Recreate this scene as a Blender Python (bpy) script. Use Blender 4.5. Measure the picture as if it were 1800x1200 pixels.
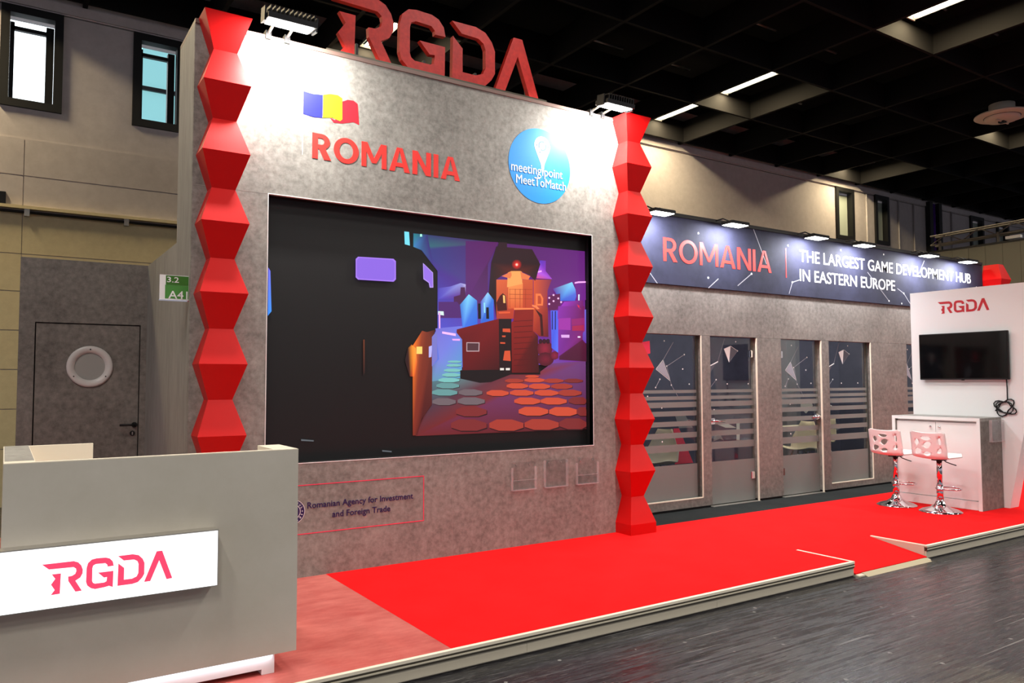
import bpy, bmesh, math, random
from mathutils import Vector, Matrix
random.seed(7)
for o in list(bpy.data.objects): bpy.data.objects.remove(o)
S = bpy.context.scene
COL = S.collection
# ---------------------------------------------------------------- camera
# world: X along the stand front, Y into the stand, Z = 0 on the platform top
YAW, PITCH, ROLL = math.radians(33.2836), math.radians(2.9279), math.radians(-0.1826)
fw = Vector((math.sin(YAW)*math.cos(PITCH), math.cos(YAW)*math.cos(PITCH), math.sin(PITCH)))
rt = Vector((math.cos(YAW), -math.sin(YAW), 0)); up = rt.cross(fw)
r2 = math.cos(ROLL)*rt + math.sin(ROLL)*up; u2 = -math.sin(ROLL)*rt + math.cos(ROLL)*up
cam = bpy.data.cameras.new('camera'); cam.sensor_width = 36; cam.lens = 1360.18*36/1800; cam.clip_end = 200
co = bpy.data.objects.new('camera', cam); COL.objects.link(co)
M = Matrix((r2, u2, -fw)).transposed().to_4x4(); M.translation = (-0.9955, -5.6798, 1.4404); co.matrix_world = M
S.camera = co
# ---------------------------------------------------------------- world, exposure
S.view_settings.view_transform = 'Standard'; S.view_settings.look = 'None'
S.view_settings.exposure = 0.12; S.view_settings.gamma = 1.0; S.view_settings.use_curve_mapping = False
W = bpy.data.worlds.new('hall_ambient'); S.world = W; W.use_nodes = True
bg = W.node_tree.nodes['Background']; bg.inputs[0].default_value = (0.88, 0.86, 1.0, 1); bg.inputs[1].default_value = 0.42
FLOOD_W, SPOT_W, LAMP_W, AISLE_W = 90.0, 42.0, 90.0, 104.0
WARM = (1.0, 0.80, 0.48)
# ---------------------------------------------------------------- helpers
def lin(c):
    f = lambda v: v/12.92 if v <= .04045 else ((v+.055)/1.055)**2.4
    return tuple(f(v/255) for v in c)
def mat(name, col, rough=.6, metal=0., emit=None, es=1., alpha=1., spec=.5, srgb=True):
    m = bpy.data.materials.new(name); m.use_nodes = True
    b = m.node_tree.nodes['Principled BSDF']; c = lin(col) if srgb else col
    b.inputs['Base Color'].default_value = (*c, 1); b.inputs['Roughness'].default_value = rough
    b.inputs['Metallic'].default_value = metal; b.inputs['Specular IOR Level'].default_value = spec
    if emit: b.inputs['Emission Color'].default_value = (*lin(emit), 1); b.inputs['Emission Strength'].default_value = es
    if alpha < 1: b.inputs['Alpha'].default_value = alpha
    return m
def N(m, t, **k):
    n = m.node_tree.nodes.new(t)
    for a, v in k.items(): setattr(n, a, v)
    return n
def L(m, a, b): m.node_tree.links.new(a, b)
def mottled(name, c0, c1, s1=1.6, s2=22., rough=.6, stretch=(1, 1, 1), bump=.15, spec=.35, fine=.5):
    m = mat(name, c0, rough, spec=spec); b = m.node_tree.nodes['Principled BSDF']
    g = N(m, 'ShaderNodeNewGeometry'); mp = N(m, 'ShaderNodeMapping'); mp.inputs['Scale'].default_value = stretch
    L(m, g.outputs['Position'], mp.inputs['Vector'])
    n1 = N(m, 'ShaderNodeTexNoise'); n1.inputs['Scale'].default_value = s1; n1.inputs['Detail'].default_value = 7; n1.inputs['Roughness'].default_value = .65
    n2 = N(m, 'ShaderNodeTexNoise'); n2.inputs['Scale'].default_value = s2; n2.inputs['Detail'].default_value = 6; n2.inputs['Roughness'].default_value = .7
    L(m, mp.outputs[0], n1.inputs['Vector']); L(m, mp.outputs[0], n2.inputs['Vector'])
    mx = N(m, 'ShaderNodeMix'); mx.inputs[0].default_value = fine; L(m, n1.outputs[0], mx.inputs[2]); L(m, n2.outputs[0], mx.inputs[3])
    cr = N(m, 'ShaderNodeValToRGB'); cr.color_ramp.elements[0].position = .36; cr.color_ramp.elements[1].position = .62
    cr.color_ramp.elements[0].color = (*lin(c0), 1); cr.color_ramp.elements[1].color = (*lin(c1), 1)
    L(m, mx.outputs[0], cr.inputs[0]); L(m, cr.outputs[0], b.inputs['Base Color'])
    if bump:
        bp = N(m, 'ShaderNodeBump'); bp.inputs['Strength'].default_value = bump; bp.inputs['Distance'].default_value = .004
        L(m, n2.outputs[0], bp.inputs['Height']); L(m, bp.outputs[0], b.inputs['Normal'])
    return m
def glassmat(name, tint=(.86, .93, .92), gloss=.10):
    m = bpy.data.materials.new(name); m.use_nodes = True; nt = m.node_tree; nt.nodes.remove(nt.nodes['Principled BSDF'])
    t = N(m, 'ShaderNodeBsdfTransparent'); t.inputs[0].default_value = (*tint, 1)
    g = N(m, 'ShaderNodeBsdfGlossy'); g.inputs['Roughness'].default_value = .03; g.inputs[0].default_value = (.9, .95, 1, 1)
    f0 = N(m, 'ShaderNodeFresnel'); f0.inputs[0].default_value = 1.45; gm = N(m, 'ShaderNodeNewGeometry'); iv = N(m, 'ShaderNodeMath', operation='SUBTRACT'); iv.inputs[0].default_value = 1; L(m, gm.outputs['Backfacing'], iv.inputs[1])
    f = N(m, 'ShaderNodeMath', operation='MULTIPLY'); L(m, f0.outputs[0], f.inputs[0]); L(m, iv.outputs[0], f.inputs[1])
    ad = N(m, 'ShaderNodeMath', operation='ADD'); ad.inputs[1].default_value = gloss*.2; L(m, f.outputs[0], ad.inputs[0])
    x = N(m, 'ShaderNodeMixShader'); L(m, ad.outputs[0], x.inputs[0]); L(m, t.outputs[0], x.inputs[1]); L(m, g.outputs[0], x.inputs[2])
    L(m, x.outputs[0], nt.nodes['Material Output'].inputs[0]); return m
# ---------------------------------------------------------------- materials
CONC = mottled('concrete_board', (108, 105, 100), (158, 155, 148), 2.2, 20., .62, fine=.62)
CONC_D = mottled('concrete_board_brown', (96, 90, 85), (140, 133, 126), 2., 20., .6, fine=.6)
CONC_S = mottled('concrete_board_side', (130, 127, 120), (168, 165, 158), 1.2, 26., .6, stretch=(1, 1, .12))
LAMI = mottled('laminate_floor_red_grey', (176, 74, 68), (208, 116, 106), 1.1, 9., .42, stretch=(.6, 1.6, 1))
REDP = mat('red_paint', (200, 5, 5), .42); REDP.node_tree.nodes['Principled BSDF'].inputs['Specular IOR Level'].default_value = .3
REDL = mottled('red_letter_paint', (160, 16, 14), (205, 40, 30), 2., 24., .5, bump=.05)
REDT = mat('red_print', (232, 44, 36), .5); REDLT = mat('red_light_print', (250, 60, 95), .5)
WHITE = mat('white_laminate', (238, 238, 236), .45); WHITE2 = mat('cream_edge', (236, 226, 205), .5)
DESK = mottled('desk_laminate', (192, 186, 172), (204, 198, 186), .8, 3., .38, bump=0)
BLACK = mat('black_matte', (10, 10, 11), .6); BLACKG = mat('black_gloss', (4, 4, 5), .08)
NAVY = mottled('navy_print', (30, 31, 46), (50, 51, 72), .9, 3., .7, bump=0, spec=.2)
NAVYIN = mottled('navy_wallpaper', (54, 55, 80), (78, 79, 108), .5, 3., .5, bump=0)
ALU = mat('aluminium', (190, 186, 178), .35, .85); CHROME = mat('chrome', (225, 225, 228), .06, 1.); DKMET = mat('dark_metal', (38, 38, 40), .4, .6)
CREAM = mat('fascia_board', (208, 199, 178), .5); ALUD = mat('edge_profile', (84, 79, 68), .35, .4)
PRW = mat('white_print', (238, 238, 238), .5); PRG = mat('grey_print', (150, 150, 160), .55); PRD = mat('dark_grey_print', (84, 84, 94), .55)
GLASS = glassmat('clear_glass', (.95, .97, .975)); ACRYL = glassmat('clear_acrylic', (.985, .98, .98), 0)
ACRYE = mat('acrylic_edge', (225, 212, 212), .2, alpha=.28)
FROST = mat('frosted_film', (132, 134, 130), .75, alpha=.80)
WALLP = mottled('hall_wall_plaster', (182, 174, 172), (200, 192, 190), .7, 7., .8, bump=.1)
WALLB = mottled('lamplit_wall_block', (212, 196, 154), (226, 211, 168), .9, 12., .8, bump=.2)  # beige has the warm lamp light of the lower wall mixed in
SOOT = mat('black_ceiling_paint', (10, 10, 11), .9, spec=.1); BEAM = mat('dark_beam_paint', (25, 24, 24), .8, spec=.1)
BLUE = mat('blue_print', (20, 140, 226), .45); NAVT = mat('navy_text_print', (38, 24, 82), .5)
SKYE = mat('overcast_sky', (255, 255, 255), 1, emit=(246, 250, 252), es=2.2); TEAL = mat('daylit_teal_facade', (120, 190, 195), .6, emit=(150, 205, 208), es=.75)  # teal facade glows to stand in for daylight falling on it
def emis(name, col, s):
    m = bpy.data.materials.new(name); m.use_nodes = True; nt = m.node_tree; nt.nodes.remove(nt.nodes['Principled BSDF'])
    e = N(m, 'ShaderNodeEmission'); e.inputs[0].default_value = (*col, 1); e.inputs[1].default_value = s
    L(m, e.outputs[0], nt.nodes['Material Output'].inputs[0]); return m
LENS = emis('flood_lens', (1, 1, .97), 14); TUBE = emis('tube_glow', (1, .92, .7), 9); LBOX = emis('lightbox_face', (1, 1, 1), 1.5); LEDW = emis('led_strip', (.9, .9, 1), 1.6)
CARP = mottled('red_carpet_pile', (222, 22, 24), (234, 29, 31), 3., 160., .95, bump=.3, spec=.05)
CARPB = mottled('black_carpet_pile', (34, 36, 36), (46, 48, 48), 3., 160., .95, bump=.3, spec=.05)
def hallfloor():
    m = mottled('polished_asphalt', (15, 15, 19), (36, 36, 42), 2.2, 30., .3, stretch=(.5, 1.4, 1), bump=.2, spec=.5)
    nt = m.node_tree; b = nt.nodes['Principled BSDF']; g = N(m, 'ShaderNodeNewGeometry')
    mp = N(m, 'ShaderNodeMapping'); mp.inputs['Rotation'].default_value = (0, 0, .5); mp.inputs['Scale'].default_value = (1.2, 26, 1); L(m, g.outputs['Position'], mp.inputs['Vector'])
    n = N(m, 'ShaderNodeTexNoise'); n.inputs['Scale'].default_value = 1.6; n.inputs['Detail'].default_value = 5; L(m, mp.outputs[0], n.inputs['Vector'])
    cr = N(m, 'ShaderNodeValToRGB'); cr.color_ramp.elements[0].position = .35; cr.color_ramp.elements[1].position = .75
    cr.color_ramp.elements[0].color = (.16, .16, .16, 1); cr.color_ramp.elements[1].color = (.5, .5, .5, 1)
    L(m, n.outputs[0], cr.inputs[0]); L(m, cr.outputs[0], b.inputs['Roughness'])
    # pale scuffs and chips of the worn surface
    v = N(m, 'ShaderNodeTexNoise'); v.inputs['Scale'].default_value = 9; v.inputs['Detail'].default_value = 3; L(m, mp.outputs[0], v.inputs['Vector'])
    c2 = N(m, 'ShaderNodeValToRGB'); c2.color_ramp.elements[0].position = .59; c2.color_ramp.elements[1].position = .68
    L(m, v.outputs[0], c2.inputs[0]); mx = N(m, 'ShaderNodeMix', data_type='RGBA'); L(m, c2.outputs[0], mx.inputs[0])
    vo = N(m, 'ShaderNodeTexVoronoi'); vo.inputs['Scale'].default_value = 5.5; L(m, g.outputs['Position'], vo.inputs['Vector'])
    th = N(m, 'ShaderNodeMath', operation='LESS_THAN'); th.inputs[1].default_value = .07; L(m, vo.outputs['Distance'], th.inputs[0])
    mp2 = N(m, 'ShaderNodeMapping'); mp2.inputs['Rotation'].default_value = (0, 0, -.9); mp2.inputs['Scale'].default_value = (.8, 60, 1); L(m, g.outputs['Position'], mp2.inputs['Vector'])
    n3 = N(m, 'ShaderNodeTexNoise'); n3.inputs['Scale'].default_value = 1.5; n3.inputs['Detail'].default_value = 2; L(m, mp2.outputs[0], n3.inputs['Vector'])
    t3 = N(m, 'ShaderNodeMath', operation='GREATER_THAN'); t3.inputs[1].default_value = .70; L(m, n3.outputs[0], t3.inputs[0])
    sm = N(m, 'ShaderNodeMath', operation='ADD', use_clamp=True); L(m, th.outputs[0], sm.inputs[0]); L(m, t3.outputs[0], sm.inputs[1])
    hf = N(m, 'ShaderNodeMath', operation='MULTIPLY'); hf.inputs[1].default_value = .7; L(m, c2.outputs[0], hf.inputs[0])
    s2 = N(m, 'ShaderNodeMath', operation='MAXIMUM'); L(m, sm.outputs[0], s2.inputs[0]); L(m, hf.outputs[0], s2.inputs[1])
    L(m, s2.outputs[0], mx.inputs[0])
    src = b.inputs['Base Color'].links[0].from_socket; L(m, src, mx.inputs[6]); mx.inputs[7].default_value = (.22, .21, .2, 1); L(m, mx.outputs[2], b.inputs['Base Color'])
    return m
FLOORM = hallfloor()
# ---------------------------------------------------------------- object helpers
def tag(o, label=None, cat=None, group=None, kind=None):
    if label: o['label'] = label
    if cat: o['category'] = cat
    if group: o['group'] = group
    if kind: o['kind'] = kind
    return o
def thing(name, label, cat, loc=(0, 0, 0), group=None, kind=None):
    o = bpy.data.objects.new(name, None); o.empty_display_size = .1; COL.objects.link(o); o.location = loc
    return tag(o, label, cat, group, kind)
def wloc(o):
    v = Vector((0, 0, 0))
    while o: v += o.location; o = o.parent
    return v
def link(name, me, m, parent=None, smooth=False):
    """mesh given in world coordinates; a child is stored relative to its parent"""
    o = bpy.data.objects.new(name, me); COL.objects.link(o)
    if parent is not None:
        w = wloc(parent)
        for v in me.vertices: v.co -= w
        o.parent = parent
    if m is not None and not me.materials: me.materials.append(m)
    if smooth:
        for p in me.polygons: p.use_smooth = True
    return o
def bmlink(name, bm, m, parent=None, smooth=False, recalc=True):
    if recalc: bmesh.ops.recalc_face_normals(bm, faces=bm.faces)
    me = bpy.data.meshes.new(name); bm.to_mesh(me); bm.free(); return link(name, me, m, parent, smooth)
def addbox(bm, x0, x1, y0, y1, z0, z1):
    x0, x1 = sorted((x0, x1)); y0, y1 = sorted((y0, y1)); z0, z1 = sorted((z0, z1))
    v = [bm.verts.new(p) for p in ((x0,y0,z0),(x1,y0,z0),(x1,y1,z0),(x0,y1,z0),(x0,y0,z1),(x1,y0,z1),(x1,y1,z1),(x0,y1,z1))]
    for f in ((0,3,2,1),(4,5,6,7),(0,1,5,4),(1,2,6,5),(2,3,7,6),(3,0,4,7)): bm.faces.new([v[i] for i in f])
def box(name, b, m, parent=None, bev=0.):
    bm = bmesh.new(); addbox(bm, *b)
    if bev: bmesh.ops.bevel(bm, geom=bm.edges[:], offset=bev, segments=2, affect='EDGES')
    return bmlink(name, bm, m, parent)
def boxes(name, bs, m, parent=None):
    bm = bmesh.new()
    for b in bs: addbox(bm, *b)
    return bmlink(name, bm, m, parent)
def prism(name, pts, m, parent=None, to=None, off=(0, -.01, 0)):
    """extrude a 2-D outline; to(u,v) gives its world point, off the thickness vector"""
    bm = bmesh.new(); to = to or (lambda u, v: (u, 0, v)); off = Vector(off)
    a = [bm.verts.new(Vector(to(*p))) for p in pts]; b = [bm.verts.new(v.co + off) for v in a]; n = len(a)
    f1 = bm.faces.new(a); f2 = bm.faces.new(b[::-1]); f1.normal_update(); f2.normal_update()
    for i in range(n): bm.faces.new((a[i], b[i], b[(i+1) % n], a[(i+1) % n]))
    bmesh.ops.triangulate(bm, faces=[f1, f2], ngon_method='EAR_CLIP')
    return bmlink(name, bm, m, parent)
def tube(bm, pts, r, seg=8, closed=False):
    pts = [Vector(p) for p in pts]; rings = []; n = len(pts)
    for i, p in enumerate(pts):
        a = pts[(i-1) % n] if closed or i > 0 else p; b = pts[(i+1) % n] if closed or i < n-1 else p
        t = (b-a).normalized(); ref = Vector((0, 0, 1)) if abs(t.z) < .9 else Vector((1, 0, 0))
        x = t.cross(ref).normalized(); y = t.cross(x)
        rr = r[i] if isinstance(r, (list, tuple)) else r
        rings.append([bm.verts.new(p + x*rr*math.cos(2*math.pi*k/seg) + y*rr*math.sin(2*math.pi*k/seg)) for k in range(seg)])
    for i in range(n if closed else n-1):
        A, B = rings[i], rings[(i+1) % n]
        for k in range(seg): bm.faces.new((A[k], A[(k+1) % seg], B[(k+1) % seg], B[k]))
    if not closed: bm.faces.new(rings[0][::-1]); bm.faces.new(rings[-1])
def pipe(name, pts, r, m, parent=None, seg=8, closed=False):
    bm = bmesh.new(); tube(bm, pts, r, seg, closed); return bmlink(name, bm, m, parent, True)
def lathe(name, prof, m, c, parent=None, seg=28, axis='Z'):
    bm = bmesh.new(); rings = []
    for r, h in prof:
        ring = []
        for k in range(seg):
            a = 2*math.pi*k/seg; u, v = r*math.cos(a), r*math.sin(a)
            p = {'Z': (u, v, h), 'Y': (u, h, v), 'X': (h, u, v)}[axis]; ring.append(bm.verts.new(Vector(c)+Vector(p)))
        rings.append(ring)
    for A, B in zip(rings, rings[1:]):
        for k in range(seg): bm.faces.new((A[k], A[(k+1) % seg], B[(k+1) % seg], B[k]))
    bm.faces.new(rings[0][::-1]); bm.faces.new(rings[-1])
    o = bmlink(name, bm, m, parent)
    for p in o.data.polygons: p.use_smooth = len(p.vertices) == 4
    return o
def text(name, body, bounds, m, parent=None, y=None, bold=0., to=None, depth=.003, space=1.0, words=0):
    """lettering fitted into bounds (u0,u1,v0,v1) on a plane"""
    c = bpy.data.curves.new(name, 'FONT'); c.body = body; c.size = 1; c.offset = bold; c.space_character = space; c.resolution_u = 3
    t = bpy.data.objects.new(name, c); COL.objects.link(t); bpy.context.view_layer.update()
    me = bpy.data.meshes.new_from_object(t.evaluated_get(bpy.context.evaluated_depsgraph_get()))
    bpy.data.objects.remove(t); bpy.data.curves.remove(c)
    xs = [v.co.x for v in me.vertices]; ys = [v.co.y for v in me.vertices]
    u0, u1, v0, v1 = bounds; a0, a1, b0, b1 = min(xs), max(xs), min(ys), max(ys)
    to = to or (lambda u, v: Vector((u, y, v)))
    for v in me.vertices:
        v.co = to(u0+(v.co.x-a0)/(a1-a0)*(u1-u0), v0+(v.co.y-b0)/(b1-b0)*(v1-v0))
    bm = bmesh.new(); bm.from_mesh(me); bmesh.ops.remove_doubles(bm, verts=bm.verts, dist=1e-6)
    nrm = (Vector(to(1, 0))-Vector(to(0, 0))).cross(Vector(to(0, 1))-Vector(to(0, 0))).normalized()
    g = bmesh.ops.extrude_face_region(bm, geom=bm.faces[:])
    for e in g['geom']:
        if isinstance(e, bmesh.types.BMVert): e.co += nrm*depth
    bmesh.ops.recalc_face_normals(bm, faces=bm.faces)
    for f in bm.faces: f.smooth = False
    if not words: bm.to_mesh(me); bm.free(); me.name = name; me.materials.clear(); return link(name, me, m, parent)
    # one part per word: islands sorted along the line, parted at the wide gaps
    bm.verts.index_update(); seen = set(); isl = []; ax = (Vector(to(1, 0))-Vector(to(0, 0))).normalized()
    for v in bm.verts:
        if v in seen: continue
        st = [v]; seen.add(v); cur = []
        while st:
            q = st.pop(); cur.append(q)
            for e in q.link_edges:
                o = e.other_vert(q)
                if o not in seen: seen.add(o); st.append(o)
        xs = [q.co.dot(ax) for q in cur]; isl.append((min(xs), max(xs), cur))
    isl.sort(key=lambda t: t[0]); groups = []; end = None; gap = (v1-v0)*words
    for a, b_, cur in isl:
        if end is None or a-end > gap: groups.append([])
        groups[-1] += cur; end = b_ if end is None else max(end, b_)
    res = None
    for g_ in groups:
        b2 = bmesh.new(); mp = {q: b2.verts.new(q.co) for q in g_}; S_ = set(g_)
        for f in bm.faces:
            if f.verts[0] in S_: b2.faces.new([mp[q] for q in f.verts])
        res = bmlink(name, b2, m, parent)
    bm.free(); bpy.data.meshes.remove(me); return res
def capitals(name, body, bounds, y, t, m, parent, depth=.003):
    """heavy sans capitals drawn stroke by stroke on the plane at y"""
    bm = bmesh.new(); u0, u1, v0, v1 = bounds; shapes = []; x = 0
    def arc(cx, cy, rx, ry, a0, a1, n=20): return [(cx+rx*math.cos(math.radians(a0+(a1-a0)*i/n)), cy+ry*math.sin(math.radians(a0+(a1-a0)*i/n))) for i in range(n+1)]
    def band(o, i): return [(o[k], o[k+1], i[k+1], i[k]) for k in range(len(o)-1)]
    for ch in body:
        q = []
        if ch == 'I': w = t; q = [((0, 0), (t, 0), (t, 1), (0, 1))]
        if ch == 'N': w = .78; q = [((0, 0), (t, 0), (t, 1), (0, 1)), ((w-t, 0), (w, 0), (w, 1), (w-t, 1)), ((0, 1), (t*1.05, 1), (w, 0), (w-t*1.05, 0))]
        if ch == 'M': w = .98; k = .30; q = [((0, 0), (t*.92, 0), (t*.92, 1), (0, 1)), ((w-t*.92, 0), (w, 0), (w, 1), (w-t*.92, 1)), ((0, 1), (t*1.1, 1), (w/2+t*.42, k-.12), (w/2-t*.42, k-.12)), ((w, 1), (w-t*1.1, 1), (w/2-t*.42, k-.12), (w/2+t*.42, k-.12))]
        if ch == 'A': w = .84; q = [((0, 0), (t*1.08, 0), (w/2+t*.12, 1), (w/2-t*.56, 1)), ((w, 0), (w-t*1.08, 0), (w/2-t*.12, 1), (w/2+t*.56, 1)), ((.2, .2), (w-.2, .2), (w-.26, .2+t*.85), (.26, .2+t*.85))]
        if ch == 'O': w = .94; q = band(arc(w/2, .5, w/2, .515, 0, 360, 36), arc(w/2, .5, w/2-t*1.05, .515-t*.92, 0, 360, 36))
        if ch == 'R':
            w = .67; q = [((0, 0), (t, 0), (t, 1), (0, 1)), ((t, 1), (.33, 1), (.33, 1-t*.85), (t, 1-t*.85)), ((t, .40), (.33, .40), (.33, .40+t*.85), (t, .40+t*.85)), ((.24, .42), (.24+t*1.1, .46), (w+.02, 0), (w-t*1.2, 0))]
            q += band(arc(.33, .70, .31, .30, -90, 90), arc(.33, .70, .31-t, .30-t*.85, -90, 90))
        shapes += [[(x+a, b) for a, b in s_] for s_ in q]; x += w+.115
    W_ = x-.115
    for i, s_ in enumerate(shapes):
        pts = [Vector((u0+a/W_*(u1-u0), y, v0+b*(v1-v0))) for a, b in s_]
        a = [bm.verts.new(q) for q in pts]; b = [bm.verts.new(q+Vector((0, -depth-.00001*(i % 5), 0))) for q in pts]
        bm.faces.new(a); bm.faces.new(b[::-1])
        for k in range(4): bm.faces.new((a[k], b[k], b[(k+1) % 4], a[(k+1) % 4]))
    return bmlink(name, bm, m, parent)
def copy_tree(o, parent=None):
    c = o.copy(); COL.objects.link(c); c.parent = parent
    for ch in o.children: copy_tree(ch, c)
    return c
def light(name, kind, loc, target, power, col=(1, 1, 1), size=(.3, .15), parent=None, spread=180, blend=.3):
    l = bpy.data.lights.new(name, kind); l.energy = power; l.color = col
    if kind == 'AREA': l.shape = 'RECTANGLE'; l.size, l.size_y = size; l.spread = math.radians(spread)
    if kind == 'SPOT': l.spot_size = math.radians(spread); l.spot_blend = blend; l.shadow_soft_size = size[0]
    o = bpy.data.objects.new(name, l); COL.objects.link(o)
    d = Vector(target)-Vector(loc); o.rotation_euler = d.to_track_quat('-Z', 'Y').to_euler(); o.location = Vector(loc)-(wloc(parent) if parent else Vector())
    if parent: o.parent = parent
    return o
FZ = -.115   # hall floor below the platform top
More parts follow.
